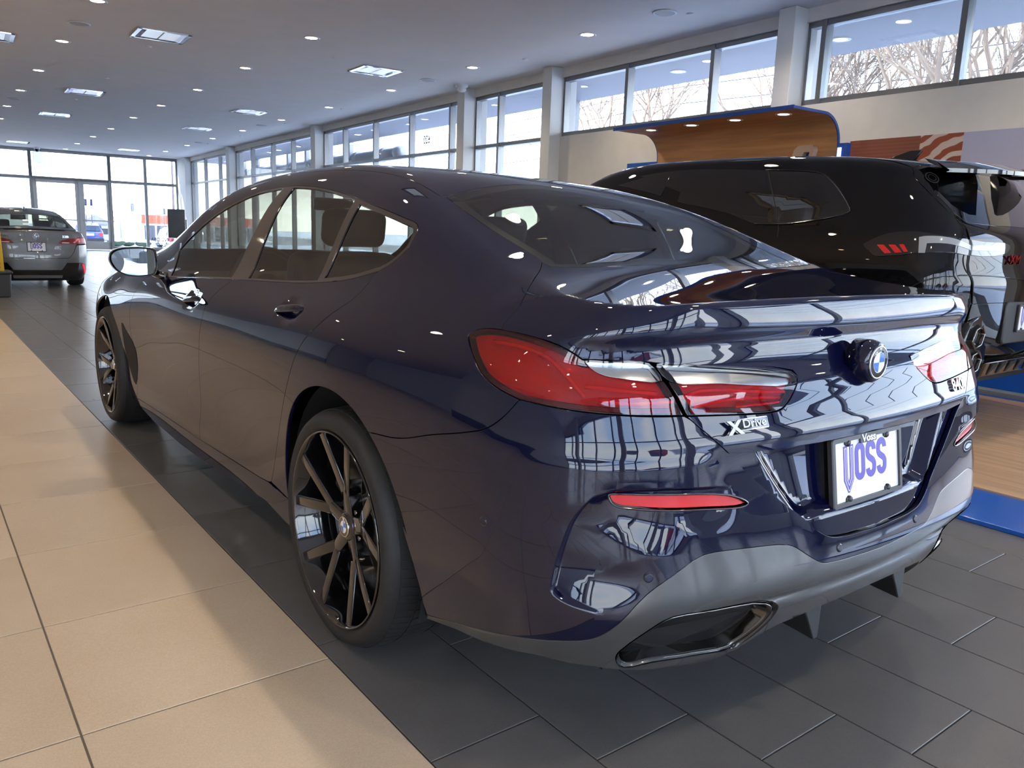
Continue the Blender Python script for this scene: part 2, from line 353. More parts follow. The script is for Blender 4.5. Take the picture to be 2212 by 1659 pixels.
ROWNAME = ('in the left row', 'in the middle row', 'in the window row')
YS = {0: [2.76, 5.4, 8.066, 10.636, 13.39, 16.07, 18.89, 21.7, 24.4], 1: [2.75, 5.4, 8.06, 10.66, 13.34, 16.0, 18.64, 21.67, 24.43, 27.4, 30.2], 2: [-2.3, .35, 2.95, 5.596, 8.16, 10.76, 13.48, 16.15, 19.03, 21.73, 24.6, 27.6, 30.2]}
XS = {0: [-.30, -.33, -.361, -.462, -.547, -.658, -.76, -.8, -.85], 1: [2.08, 2.05, 2.016, 1.948, 1.88, 1.78, 1.686, 1.64, 1.55, 1.46, 1.39], 2: [4.43, 4.42, 4.41, 4.409, 4.417, 4.398, 4.37, 4.305, 4.265, 4.2, 4.155, 4.116, 4.06]}
ORD = ['first', 'second', 'third', 'fourth', 'fifth', 'sixth', 'seventh', 'eighth', 'ninth', 'tenth', 'eleventh', 'twelfth', 'thirteenth']
def put_light(x, y, label, energy=True):
    global first
    d = copy_tree(D0)
    d.location = toW(x, y, ZC); d['label'] = label; d['group'] = 'round recessed downlights in the ceiling'
    if energy:
        l = bpy.data.objects.new('beam', spot); COL.objects.link(l); l.parent = d; l.location = (0, 0, -.03)
VIS0 = {0: 2, 1: 2, 2: 3}
for r in range(3):
    for i, (x, y) in enumerate(zip(XS[r], YS[r])):
        put_light(x, y, ('lit round downlight %s of the ceiling, %s from the camera' % (ROWNAME[r], ORD[i])), y < 12)
for k, (x, y) in enumerate([(-3.0, -2.5), (-3.0, .5), (-3., 3.5), (-3.1, 6.5), (-3.2, 9.5), (-6, -2.5), (-6, .5), (-6., 3.5), (-6.1, 6.5), (-6.2, 9.5), (0, -2.5), (-.2, .3), (2.0, -2.5), (2.1, .2), (-3.2, 13), (-6.2, 13)]):
    put_light(x, y, 'round downlight of the ceiling outside the picture, %s of those' % (ORD+['fourteenth', 'fifteenth', 'sixteenth'])[k])
for ch_ in list(D0.children): bpy.data.objects.remove(ch_)
bpy.data.objects.remove(D0)
# square recessed fixtures
SQ_GLASS = pmat('square_lamp_glass', (.55, .58, .66), rough=.08, metal=.6); SQ_LIT = pmat('square_lamp_lit', (.8, .85, .95), rough=.3, emis=(.75, .85, 1), emis_s=.28)
SQ_LIT.cycles.emission_sampling = 'NONE'
def make_square():
    t = thing('square_light', '', 'ceiling light'); a = .31; fr = MB()
    for x0, x1, y0, y1 in ((-a, a, -a, -a+.05), (-a, a, a-.05, a), (-a, -a+.05, -a, a), (a-.05, a, -a, a)): fr.box((x0, y0, -.012), (x1, y1, .01))
    fr.build('fixture_frame', CHROME, t, bevel=.004)
    s = MB()
    for sx in (-1, 1): s.add([(sx*.26, -.26, -.011), (sx*.26, .26, -.011), (sx*.20, .22, -.003), (sx*.20, -.22, -.003)], [(0, 1, 2, 3)]); s.add([(-.26, sx*.26, -.011), (.26, sx*.26, -.011), (.20, sx*.22, -.003), (-.20, sx*.22, -.003)], [(0, 1, 2, 3)])
    s.build('fixture_bowl', SQ_GLASS, t)
    MB().box((-.20, -.22, -.004), (-.012, .22, -.001)).build('lamp_panel', SQ_LIT, t); MB().box((.012, -.22, -.004), (.20, .22, -.001)).build('lamp_panel', SQ_LIT, t)
    return t
S0 = make_square(); sq = [(.51, 9.3), (3.49, 9.4), (.33, 15.3), (.2, 19.6), (3.38, 15.45), (3.32, 19.6), (-1.30, 10.9), (-.08, 28.7), (3.08, 28.2), (.6, 3.1), (3.6, 3.2), (-3, 15.3), (-3.1, 19.6)]
SQL = ['largest square chrome ceiling light, in the row nearer the silver sedan', 'square chrome ceiling light nearest the window wall and the camera', 'second square ceiling light of the row leading to the glass door', 'third square ceiling light of the row leading to the glass door',
       'second square ceiling light of the row beside the window wall', 'third square ceiling light of the row beside the window wall', 'pale square ceiling light cut by the left edge of the photo', 'square ceiling light just above the left part of the far windows', 'square ceiling light just above the corner of the far windows',
       'square ceiling light overhead outside the picture, above the walkway', 'square ceiling light overhead outside the picture, above the black car', 'square ceiling light outside the picture on the left, nearer one', 'square ceiling light outside the picture on the left, farther one']
for i, (x, y) in enumerate(sq):
    d = S0 if i == 0 else copy_tree(S0); d.location = toW(x, y, ZC); d.rotation_euler = ROT; d['label'] = SQL[i]; d['group'] = 'square recessed ceiling lights'
# ceiling speakers, sprinklers, smoke detector
GRILLE = noisy(pmat('speaker_grille', (.55, .54, .52), rough=.7), 400, .2, .3)
SPL = ['round white ceiling speaker above the silver sedan, largest on the left', 'round white ceiling speaker nearest the camera by the window wall', 'second round ceiling speaker along the window wall', 'small round ceiling speaker near the left edge', 'third round ceiling speaker along the window wall', 'fourth round ceiling speaker along the window wall']
for (x, y), lb in zip([(-.4, 9.34), (4.4, 4.34), (4.41, 9.48), (-.7, 17.45), (4.29, 17.55), (4.21, 23.34)], SPL):
    t = thing('ceiling_speaker', lb, 'speaker', toW(x, y, ZC), group='round ceiling speakers')
    MB().lathe([(.115, 0), (.125, -.004), (.125, -.009), (.112, -.012), (.105, -.009)], 30).build('speaker_rim', LAMP_TRIM, t); MB().lathe([(.106, -.009), (.06, -.010), (0, -.0105)], 30).build('speaker_grille', GRILLE, t)
SPK = ['small sprinkler cap below the largest square ceiling light', 'second small sprinkler cap of the left row', 'third small sprinkler cap of the left row', 'small sprinkler cap beside the nearest ceiling speaker', 'small sprinkler cap between the nearest window columns', 'small sprinkler cap by the window wall beyond the smoke detector', 'farther small sprinkler cap by the window wall', 'farthest small sprinkler cap by the window wall', 'small sprinkler cap halfway along the window wall']
for (x, y), lb in zip([(.51, 10.11), (.42, 13.28), (.29, 16.47), (4.62, 4.19), (4.64, 7.18), (4.63, 13.44), (4.57, 20.28), (4.48, 23.37), (4.59, 16.72)], SPK):
    tag(MB().lathe([(0, -.014), (.03, -.013), (.038, -.006), (.038, 0)], 20).build('sprinkler_cap', LAMP_TRIM), lb, 'sprinkler', 'sprinkler caps in the ceiling').location = toW(x, y, ZC)
t = thing('smoke_detector', 'white domed smoke detector on the ceiling beside a window column', 'detector', toW(5.0, 9.45, ZC)); MB().lathe([(.0, -.11), (.05, -.105), (.075, -.08), (.07, -.045)], 24).build('detector_dome', LAMP_TRIM, t); MB().lathe([(.07, -.045), (.1, -.03), (.1, 0)], 24).build('detector_base', LAMP_TRIM, t)
t = thing('security_camera', 'small dark dome camera on the ceiling above the far windows', 'camera', toW(.55, 30.4, ZC)); MB().lathe([(0, -.16), (.05, -.145), (.075, -.10), (.08, -.06)], 20).build('camera_dome', pmat('dome_black', (.02, .02, .022), rough=.1), t); MB().lathe([(.08, -.06), (.1, -.05), (.1, 0)], 20).build('camera_base', LAMP_TRIM, t)
# ---------------------------------------------------------------- body surface of the large car: one smooth field, zero on the skin
def _nat(xs, ys):
    xs = np.asarray(xs, float); ys = np.asarray(ys, float); n = len(xs); h = np.diff(xs)
    A = np.zeros((n, n)); A[0, 0] = A[-1, -1] = 1; R = np.zeros((n,)+ys.shape[1:])
    for i in range(1, n-1):
        A[i, i-1] = h[i-1]; A[i, i] = 2*(h[i-1]+h[i]); A[i, i+1] = h[i]
        R[i] = 6*((ys[i+1]-ys[i])/h[i]-(ys[i]-ys[i-1])/h[i-1])
    return xs, ys, np.linalg.solve(A, R)
def _ev(sp, x):
    xs, ys, m = sp; x = np.clip(x, xs[0], xs[-1])
    i = np.clip(np.searchsorted(xs, x)-1, 0, len(xs)-2); h = xs[i+1]-xs[i]; a = (xs[i+1]-x)/h; b = 1-a
    return a*ys[i]+b*ys[i+1]+((a**3-a)*m[i]+(b**3-b)*m[i+1])*h*h/6
def _wts(card, x):
    xs, ys, m = card; x = np.clip(x, xs[0], xs[-1]); i = np.clip(np.searchsorted(xs, x)-1, 0, len(xs)-2); h = xs[i+1]-xs[i]; a = (xs[i+1]-x)/h; b = 1-a
    return a[..., None]*ys[i]+b[..., None]*ys[i+1]+((a**3-a)*h*h/6)[..., None]*m[i]+((b**3-b)*h*h/6)[..., None]*m[i+1]
HC=_nat([-1.3,-1.0,-.90,-.75,-.6,-.42,-.25,0.05,.35,.7,1.05,1.4,1.75,2.1,2.4,2.7,2.9,3.2,3.5,3.75,3.95],
        [1.02,1.038,1.043,1.050,1.064,1.094,1.145,1.252,1.340,1.398,1.419,1.418,1.395,1.33,1.23,1.09,1.01,.965,.91,.83,.70])
CR=_nat([-1.3,-.9,-.4,0.,.5,1.2,1.8,2.4,2.8,3.2,3.95],[.008,.008,.006,.004,.010,.038,.055,.08,.03,.03,.06])
ZK=np.array([.13,.22,.3,.4,.5,.6,.7,.78,.85,.92,.98,1.05,1.15,1.25,1.35,1.5])
YK=np.array([-1.25,-.8,-.4,0,.4,.9,1.5,2.1,2.6,3.02,3.5,3.95])
WT=np.array([
[.62,.66,.69,.72,.74,.75,.75,.74,.73,.70,.64,.56,.45,.35,.25,.1],
[.79,.825,.855,.885,.905,.91,.905,.895,.88,.855,.81,.735,.62,.5,.36,.2],
[.86,.885,.905,.925,.938,.945,.947,.943,.93,.90,.855,.79,.70,.60,.48,.3],
[.90,.915,.93,.945,.955,.962,.965,.962,.95,.915,.865,.81,.745,.67,.57,.36],
[.90,.915,.922,.930,.937,.946,.954,.955,.94,.90,.84,.792,.737,.67,.57,.4],
[.885,.905,.915,.912,.916,.928,.94,.943,.925,.875,.825,.787,.737,.675,.58,.42],
[.885,.905,.915,.908,.911,.922,.934,.936,.91,.855,.815,.78,.73,.668,.58,.42],
[.885,.905,.915,.910,.914,.924,.932,.929,.90,.84,.80,.765,.71,.64,.54,.38],
[.89,.91,.92,.922,.93,.938,.942,.922,.874,.81,.76,.71,.62,.52,.40,.25],
[.895,.92,.93,.942,.950,.955,.945,.905,.848,.78,.73,.66,.55,.45,.35,.2],
[.84,.87,.89,.905,.91,.905,.89,.86,.80,.73,.66,.58,.47,.37,.27,.1],
[.62,.66,.69,.71,.71,.69,.66,.61,.55,.49,.44,.38,.3,.22,.15,.05]])
GZ=_nat([.13,.22,.28,.34,.40,.45,.5,.56,.62,.68,.728,.760,.770,.79,.82,.85,.866,.874,.885,.90,.92,.94,.958,.966,.976,1.04,1.12,1.3,1.6],
        [.86,.955,1.003,1.038,1.055,1.058,1.048,1.034,1.021,1.010,1.0045,1.0025,.9995,.991,.978,.9645,.957,.951,.9405,.930,.921,.9155,.9135,.9175,.9195,.908,.88,.79,.6])
GK=_nat([.13,.3,.45,.6,.8,.9,1.0,1.3],[.16,.14,.12,.10,.08,.06,.03,.03])

CY = _nat(YK, np.eye(len(YK))); CZ = _nat(ZK, np.eye(len(ZK)))
_yl = np.arange(-1.3, 4.0, .01); _zl = np.arange(.1, 1.56, .01)
WLUT = _wts(CY, _yl)@WT@_wts(CZ, _zl).T
def smax(a, b, k):
    h = np.maximum(k-np.abs(a-b), 0)/k
    return np.maximum(a, b)+h*h*k*.25
def sstep(a, b, x):
    t = np.clip((x-a)/(b-a), 0, 1); return t*t*(3-2*t)
def width(y, z, fast):
    if fast:
        a = np.clip((y+1.3)/.01, 0, len(_yl)-1.001); b = np.clip((z-.1)/.01, 0, len(_zl)-1.001)
        i = a.astype(int); j = b.astype(int); u = a-i; v = b-j
        return (WLUT[i, j]*(1-v)+WLUT[i, j+1]*v)*(1-u)+(WLUT[i+1, j]*(1-v)+WLUT[i+1, j+1]*v)*u
    return ((_wts(CY, y)@WT)*_wts(CZ, z)).sum(-1)
def F(P, fast=False):
    x = np.abs(P[..., 0]); y = P[..., 1]; z = P[..., 2]
    cr = _ev(CR, y); h0 = _ev(HC, y); h = h0-cr*(x/.55)**2
    hy = (_ev(HC, y+.01)-h0)/.01; hx = 2*cr*x/.3025
    A = (z-h)/np.sqrt(1+hy*hy+hx*hx)
    w = width(y, z, fast); wz = (width(y, z+.01, True)-width(y, z-.01, True))/.02
    B = (x-w)/np.sqrt(1+wz*wz)
    xx = np.minimum(x, 1.1); gk = _ev(GK, z)
    C = (-y-_ev(GZ, z)+gk*(xx*xx+.525*xx**4))/np.sqrt(1+(gk*(2*xx+2.1*xx**3))**2)
    D = smax(B, C, .22-.10*sstep(.9, 1.0, z))
    f = smax(A, D, .006+.064*np.maximum(sstep(-.78, -.5, y), sstep(.70, .86, x)))
    return smax(f, y-(3.93-.35*xx*xx-.25*xx**4), .15)
OUT = {
 'tail_outer': [(-0.877,-0.537,0.943), (-0.868,-0.545,0.954), (-0.859,-0.579,0.962), (-0.853,-0.623,0.965), (-0.845,-0.698,0.963), (-0.826,-0.777,0.951), (-0.808,-0.804,0.937), (-0.796,-0.816,0.926), (-0.759,-0.844,0.926), (-0.675,-0.882,0.922), (-0.653,-0.905,0.885), (-0.642,-0.927,0.853), (-0.629,-0.941,0.819), (-0.758,-0.895,0.825), (-0.829,-0.836,0.830), (-0.866,-0.784,0.835), (-0.888,-0.735,0.840), (-0.901,-0.671,0.857), (-0.902,-0.627,0.875), (-0.893,-0.576,0.911)],
 'tail_inner': [(-0.663,-0.886,0.920), (-0.545,-0.905,0.909), (-0.354,-0.927,0.891), (-0.271,-0.940,0.880), (-0.263,-0.951,0.868), (-0.277,-0.958,0.851), (-0.322,-0.970,0.819), (-0.360,-0.973,0.807), (-0.451,-0.965,0.808), (-0.622,-0.943,0.818), (-0.635,-0.928,0.852), (-0.646,-0.906,0.885)],
 'boot_gap': [(-0.853,-0.623,0.965), (-0.842,-0.620,0.978), (-0.804,-0.621,1.013), (-0.745,-0.575,1.046), (-0.625,-0.463,1.077), (-0.556,-0.390,1.095)],
 'glass_left': [(-0.548,-0.380,1.099), (-0.545,-0.274,1.132), (-0.553,-0.162,1.171), (-0.552,-0.041,1.216), (-0.538,0.103,1.266)],
 'lid_edge': [(-0.622,-0.943,0.817), (-0.597,-0.954,0.796), (-0.565,-0.968,0.769), (-0.521,-0.977,0.734)],
 'lid_low': [(-0.521,-0.977,0.734), (-0.421,-0.987,0.728), (-0.229,-1.000,0.724), (-0.058,-1.004,0.724)],
 'lid_crease': [(-0.542,-0.972,0.768), (-0.393,-0.986,0.768), (-0.284,-0.994,0.765), (-0.087,-1.000,0.767), (-0.018,-1.000,0.770)],
 'vee': [(-0.521,-0.977,0.734), (-0.470,-0.986,0.691), (-0.413,-0.998,0.647), (-0.346,-1.012,0.601), (-0.293,-1.024,0.565), (-0.256,-1.032,0.535), (-0.215,-1.040,0.513), (-0.172,-1.044,0.503), (-0.044,-1.048,0.498)],
 'seam': [(-0.957,-0.217,0.645), (-0.949,-0.362,0.681), (-0.941,-0.496,0.719), (-0.929,-0.611,0.749), (-0.919,-0.674,0.771), (-0.907,-0.708,0.798), (-0.897,-0.726,0.821), (-0.888,-0.736,0.838)],
 'bump_low': [(-0.889,-0.397,0.232), (-0.886,-0.520,0.265), (-0.874,-0.693,0.309), (-0.836,-0.809,0.336), (-0.792,-0.879,0.357), (-0.772,-0.912,0.384), (-0.724,-0.964,0.467), (-0.642,-0.988,0.522), (-0.610,-0.992,0.534), (-0.585,-0.996,0.538), (-0.486,-1.011,0.533), (-0.369,-1.027,0.521), (-0.338,-1.032,0.512), (-0.277,-1.045,0.475), (-0.243,-1.050,0.458), (-0.207,-1.052,0.453), (-0.050,-1.058,0.446)],
 'reflector': [(-0.790,-0.904,0.673), (-0.784,-0.909,0.675), (-0.527,-0.985,0.650), (-0.470,-0.996,0.625), (-0.483,-0.995,0.620), (-0.586,-0.980,0.628), (-0.738,-0.938,0.644), (-0.776,-0.917,0.650), (-0.787,-0.908,0.659)],
 'pocket': [(-0.526,-0.982,0.669), (-0.681,-0.954,0.685), (-0.784,-0.907,0.686), (-0.813,-0.887,0.672), (-0.829,-0.875,0.651), (-0.848,-0.860,0.612), (-0.861,-0.847,0.555), (-0.867,-0.836,0.496), (-0.866,-0.832,0.462), (-0.853,-0.846,0.445), (-0.826,-0.876,0.430), (-0.802,-0.899,0.421)],
 'exh': [(-0.729,-0.894,0.300), (-0.736,-0.912,0.331), (-0.702,-0.963,0.394), (-0.668,-0.984,0.417), (-0.556,-1.012,0.416), (-0.396,-1.033,0.396), (-0.373,-1.031,0.378), (-0.385,-1.014,0.335), (-0.408,-0.984,0.289), (-0.429,-0.965,0.267), (-0.553,-0.953,0.281), (-0.651,-0.926,0.284), (-0.698,-0.888,0.268)],
 'valbot': [(-0.886,-0.397,0.222), (-0.881,-0.513,0.245), (-0.830,-0.764,0.279), (-0.739,-0.859,0.268), (-0.701,-0.879,0.260), (-0.580,-0.922,0.249), (-0.417,-0.927,0.221), (-0.352,-0.957,0.245)],
 'sens': [(-0.928,-0.684,0.576), (-0.720,-0.963,0.502), (-0.178,-1.049,0.480)],
 'shut_rd': [(-0.811,0.003,1.049), (-0.824,0.010,1.031), (-0.864,0.026,0.980), (-0.905,0.084,0.931), (-0.929,0.123,0.896), (-0.953,0.197,0.829), (-0.960,0.269,0.730), (-0.952,0.343,0.631), (-0.934,0.442,0.489), (-0.924,0.506,0.378), (-0.919,0.545,0.317)],
 'shut_fr': [(-0.839,1.111,0.955), (-0.880,1.179,0.901), (-0.919,1.202,0.846), (-0.937,1.198,0.793), (-0.935,1.253,0.696), (-0.919,1.325,0.572), (-0.909,1.354,0.470), (-0.910,1.361,0.371), (-0.915,1.366,0.321), (-0.913,1.366,0.269)],
 'shut_fd': [(-0.857,2.154,0.899), (-0.869,2.370,0.873), (-0.900,2.375,0.834), (-0.929,2.393,0.772), (-0.938,2.433,0.684), (-0.930,2.464,0.575), (-0.924,2.425,0.518), (-0.918,2.425,0.452), (-0.916,2.429,0.393), (-0.917,2.441,0.303), (-0.911,2.498,0.235)],
 'door_bot': [(-0.911,2.498,0.235), (-0.910,2.215,0.246), (-0.912,1.734,0.261), (-0.913,1.358,0.271), (-0.914,0.973,0.287), (-0.916,0.671,0.300), (-0.918,0.578,0.308), (-0.919,0.545,0.317)],
 'sill_bot': [(-0.910,2.586,0.224), (-0.900,2.415,0.185), (-0.893,2.237,0.163), (-0.891,1.761,0.154), (-0.893,1.373,0.168), (-0.895,1.102,0.179), (-0.904,0.822,0.208), (-0.910,0.634,0.226), (-0.915,0.445,0.232)],
 'arch_r': [(-0.915,0.445,0.232), (-0.921,0.473,0.324), (-0.935,0.414,0.490), (-0.949,0.314,0.583), (-0.960,0.203,0.660), (-0.965,0.090,0.715), (-0.965,0.019,0.733), (-0.964,-0.046,0.731), (-0.962,-0.126,0.706), (-0.958,-0.199,0.665), (-0.953,-0.256,0.599), (-0.945,-0.307,0.530), (-0.936,-0.362,0.463), (-0.921,-0.390,0.374), (-0.907,-0.401,0.310), (-0.891,-0.400,0.242)],
 'dlo_top': [(-0.837,2.230,0.916), (-0.778,2.092,1.024), (-0.734,1.896,1.133), (-0.683,1.658,1.229), (-0.640,1.428,1.286), (-0.625,1.232,1.305), (-0.622,1.030,1.310), (-0.632,0.754,1.295), (-0.657,0.484,1.264), (-0.693,0.228,1.226), (-0.712,0.028,1.193), (-0.714,-0.032,1.180), (-0.726,-0.060,1.164), (-0.759,-0.078,1.123), (-0.793,-0.043,1.074), (-0.811,0.003,1.049)],
 'dlo_bot': [(-0.811,0.003,1.049), (-0.827,0.137,1.020), (-0.831,0.421,0.989), (-0.840,1.036,0.957), (-0.846,1.533,0.931), (-0.855,2.083,0.903), (-0.837,2.230,0.916)],
 'bpf': [(-0.626,1.135,1.305), (-0.840,1.146,0.953)],
 'bpr': [(-0.625,1.035,1.306), (-0.838,0.965,0.961)],
 'qd1': [(-0.665,0.429,1.256), (-0.830,0.370,0.994)],
 'qd2': [(-0.672,0.381,1.248), (-0.829,0.334,0.998)],
 'sail': [(-0.779,2.073,1.024), (-0.854,1.956,0.909)],
 'qin': [(-0.714,0.072,1.197), (-0.729,0.021,1.174), (-0.773,-0.006,1.106), (-0.799,0.041,1.066)],
 'handle_r': [(-0.915,0.510,0.893), (-0.892,0.504,0.922), (-0.881,0.404,0.940), (-0.890,0.310,0.936), (-0.917,0.264,0.907), (-0.934,0.329,0.873)],
 'handle_f': [(-0.923,1.553,0.823), (-0.901,1.548,0.862), (-0.884,1.438,0.886), (-0.899,1.309,0.872), (-0.924,1.275,0.832), (-0.933,1.406,0.801)],
 'xdrive': [(-0.520,-0.969,0.782), (-0.403,-0.976,0.793)],
 'badge840': [(0.442,-0.977,0.782), (0.553,-0.960,0.796)],
 'band_o': [(-0.792,-0.820,0.923), (-0.759,-0.844,0.924), (-0.678,-0.882,0.920), (-0.658,-0.902,0.887), (-0.748,-0.863,0.894), (-0.772,-0.844,0.900), (-0.785,-0.829,0.910)],
 'band_i': [(-0.659,-0.887,0.918), (-0.545,-0.906,0.908), (-0.356,-0.929,0.889), (-0.276,-0.941,0.879), (-0.269,-0.951,0.867), (-0.276,-0.956,0.857), (-0.506,-0.932,0.874), (-0.641,-0.907,0.886)],
 'pane_pocket': [(-0.421,-0.987,0.727), (-0.375,-0.998,0.668), (-0.336,-1.009,0.620), (-0.292,-1.022,0.573), (-0.266,-1.026,0.563), (-0.200,-1.029,0.565), (-0.033,-1.034,0.558)],
 'guide_a': [(-0.871,-0.612,0.942), (-0.861,-0.693,0.942), (-0.842,-0.760,0.927), (-0.824,-0.805,0.891), (-0.811,-0.843,0.857)],
 'guide_b': [(-0.806,-0.836,0.876), (-0.780,-0.858,0.875), (-0.735,-0.889,0.870), (-0.681,-0.913,0.865)],
 'guide_c': [(-0.793,-0.861,0.852), (-0.756,-0.888,0.847), (-0.705,-0.912,0.847), (-0.648,-0.927,0.848)],
 'guide_d': [(-0.630,-0.929,0.852), (-0.578,-0.932,0.863), (-0.513,-0.939,0.862), (-0.403,-0.952,0.851), (-0.313,-0.960,0.844)],
 'guide_e': [(-0.599,-0.940,0.834), (-0.546,-0.944,0.839), (-0.465,-0.951,0.840), (-0.333,-0.963,0.833)],
 'reverse': [(-0.484,-0.956,0.825), (-0.442,-0.959,0.825), (-0.384,-0.964,0.824), (-0.338,-0.967,0.824)],
 'scoop': [(-0.941,2.616,0.624), (-0.936,2.568,0.597), (-0.923,2.418,0.514), (-0.918,2.413,0.459), (-0.918,2.466,0.316), (-0.921,2.581,0.397), (-0.933,2.627,0.515)],
}
OUT = {k: np.array(v) for k, v in OUT.items()}
def mirror(P): return np.asarray(P)*np.array([-1, 1, 1.])
# features pressed into the skin
def sweep(x, y): return 1.1*np.arctan2(np.abs(x), .1-y)
POCKET = np.stack([sweep(OUT['pocket'][:, 0], OUT['pocket'][:, 1]), OUT['pocket'][:, 2]], -1)
PK_TOP = POCKET[:4]; PK_SIDE = catmull(POCKET[2:], 5); POCKET_AREA = np.vstack([catmull(POCKET, 4), [[.645, .38], [.469, .38], [.40, .6]]])
HANDLES = [(.395, .905, .105, .040), (1.42, .845, .105, .040)]
def FB(P, fast=False):
    """skin with bumper side pockets and handle cups"""
    f = F(P, fast); x = np.abs(P[..., 0]); y = P[..., 1]; z = P[..., 2]
    near = (y < -.6) & (z < .72) & (z > .36) & (x > .42)
    if near.any():
        px, pz = sweep(x[near], y[near]), z[near]; ins = inpoly(px, pz, POCKET_AREA); d1 = polydist(px, pz, PK_SIDE, False); d2 = polydist(px, pz, PK_TOP, False)
        dep = .036*sstep(0, .014, d1)*(1-sstep(.02, .22, d1))*sstep(.553, .742, px)*sstep(.40, .52, pz)*sstep(0, .03, d2)
        dep = np.maximum(dep, .008*sstep(0, .008, d2)*(1-sstep(.03, .10, d2))*sstep(.469, .573, px)*sstep(0, .01, d1))
        f = f.copy(); f[near] += np.where(ins, dep, 0)
    led = (y < -.6) & (z > .60) & (z < .80)  # soft ledge under the lamps
    if led.any():
        f = f.copy(); th = sweep(x[led], y[led]); f[led] -= .0065*sstep(.752, .722, z[led])*sstep(.60, .66, z[led])*sstep(.50, .58, th)*sstep(.92, .74, th)
    low = (y < -.85) & (z < .46)  # CHANNEL along the valance
    if low.any():
        f = f.copy(); f[low] += .007*np.exp(-((z[low]-.395-.05*x[low]**2)/.011)**2)*sstep(.62, .45, x[low])
    side = (x > .8) & (y > .2) & (y < 1.7) & (z > .75)
    if side.any():
        f = f.copy(); yy, zz = y[side], z[side]
        for cy, cz, ry, rz in HANDLES:
            q = ((yy-cy)/ry)**2+((zz-cz)/rz)**2
            f[side] += .010*np.clip(1-q, 0, 1)**1.4
    return f
def rayfrom(kind, P):
    """direction family used to sweep a panel: returns flat (u,v) for points"""
    P = np.asarray(P, float)
    if kind == 'sec': return np.stack([P[..., 1], np.arctan2(P[..., 2]-.6, -P[..., 0])*.8], -1)
    if kind == 'plan': return np.stack([np.arctan2(-P[..., 0], -(P[..., 1]-.1))*1.1, P[..., 2]], -1)
    if kind == 'gno': k = -(P[..., 1]+.1); return np.stack([P[..., 0]/k*.85, (P[..., 2]-.6)/k*.85], -1)
    if kind == 'fplan': return np.stack([np.arctan2(-P[..., 0], P[..., 1]-2.8)*1.1, P[..., 2]], -1)
    if kind == 'top': return P[..., :2].copy()
    if kind == 'side': return P[..., 1:].copy()
    if kind == 'rear': return P[..., [0, 2]].copy()
def rays(kind, U):
    u, v = U[..., 0], U[..., 1]; o = np.zeros_like(u)
    if kind == 'sec': a = v/.8; return np.stack([o, u, o+.6], -1), np.stack([-np.cos(a), o, np.sin(a)], -1)
    if kind == 'plan': a = u/1.1; return np.stack([o, o+.1, v], -1), np.stack([-np.sin(a), -np.cos(a), o], -1)
    if kind == 'gno':
        d = np.stack([u/.85, o-1, v/.85], -1); return np.stack([o, o-.1, o+.6], -1), d/np.linalg.norm(d, axis=-1, keepdims=True)
    if kind == 'fplan': a = u/1.1; return np.stack([o, o+2.8, v], -1), np.stack([-np.sin(a), np.cos(a), o], -1)
    if kind == 'top': return np.stack([u, v, o+.6], -1), np.stack([o, o, o+1], -1)
    if kind == 'side': return np.stack([o-.2, u, v], -1), np.stack([o-1, o, o], -1)
    if kind == 'rear': return np.stack([u, o-.2, v], -1), np.stack([o, o-1, o], -1)
def lift(O, D, field, t1=1.7, n=34):
    ts = np.linspace(.05, t1, n); idx = np.zeros(O.shape[0], int)
    for k, t in enumerate(ts): idx = np.where(field(O+D*t, True) < 0, k, idx)
    lo = ts[idx]; hi = ts[np.minimum(idx+1, n-1)]
    for _ in range(9):
        m = .5*(lo+hi); s = field(O+D*m[:, None], True) < 0; lo = np.where(s, m, lo); hi = np.where(s, hi, m)
    t = .5*(lo+hi)
    for _ in range(3):
        f0 = field(O+D*t[:, None]); f1 = field(O+D*(t+1e-4)[:, None]); g = np.maximum((f1-f0)/1e-4, .15)
        t = t-np.clip(f0/g, -.004, .004)
    return O+D*t[:, None]
def grad(P, field, e=.0015):
    n = np.zeros_like(P)
    for k in range(3):
        d = np.zeros(3); d[k] = e; n[:, k] = field(P+d)-field(P-d)
    return n/(np.linalg.norm(n, axis=1, keepdims=True)+1e-12)
def inset(poly, d):
    """shrink a closed outline by d"""
    P = np.asarray(poly, float); P = P[np.linalg.norm(P-np.roll(P, 1, 0), axis=1) > 1e-5]
    x, y = P[:, 0], P[:, 1]; s = 1. if (x*np.roll(y, -1)-np.roll(x, -1)*y).sum() > 0 else -1.
    e = np.roll(P, -1, 0)-P; e /= np.linalg.norm(e, axis=1, keepdims=True)+1e-12; n = np.stack([-e[:, 1], e[:, 0]], -1)*s
    b = n+np.roll(n, 1, 0); L = np.linalg.norm(b, axis=1, keepdims=True); b = b/np.maximum(L, .3); k = 1/np.maximum((b*n).sum(1, keepdims=True), .4)
    return P+b*k*d
def clip_half(poly, a, b):
    """keep the part of a polygon to the left of the line a->b"""
    a = np.asarray(a); d = np.asarray(b)-a; out = []; n = len(poly); s = [d[0]*(q[1]-a[1])-d[1]*(q[0]-a[0]) for q in poly]
    for i in range(n):
        j = (i+1) % n
        if s[i] >= 0: out.append(poly[i])
        if (s[i] >= 0) != (s[j] >= 0): t = s[i]/(s[i]-s[j]); out.append(poly[i]+(poly[j]-poly[i])*t)
    return np.array(out)
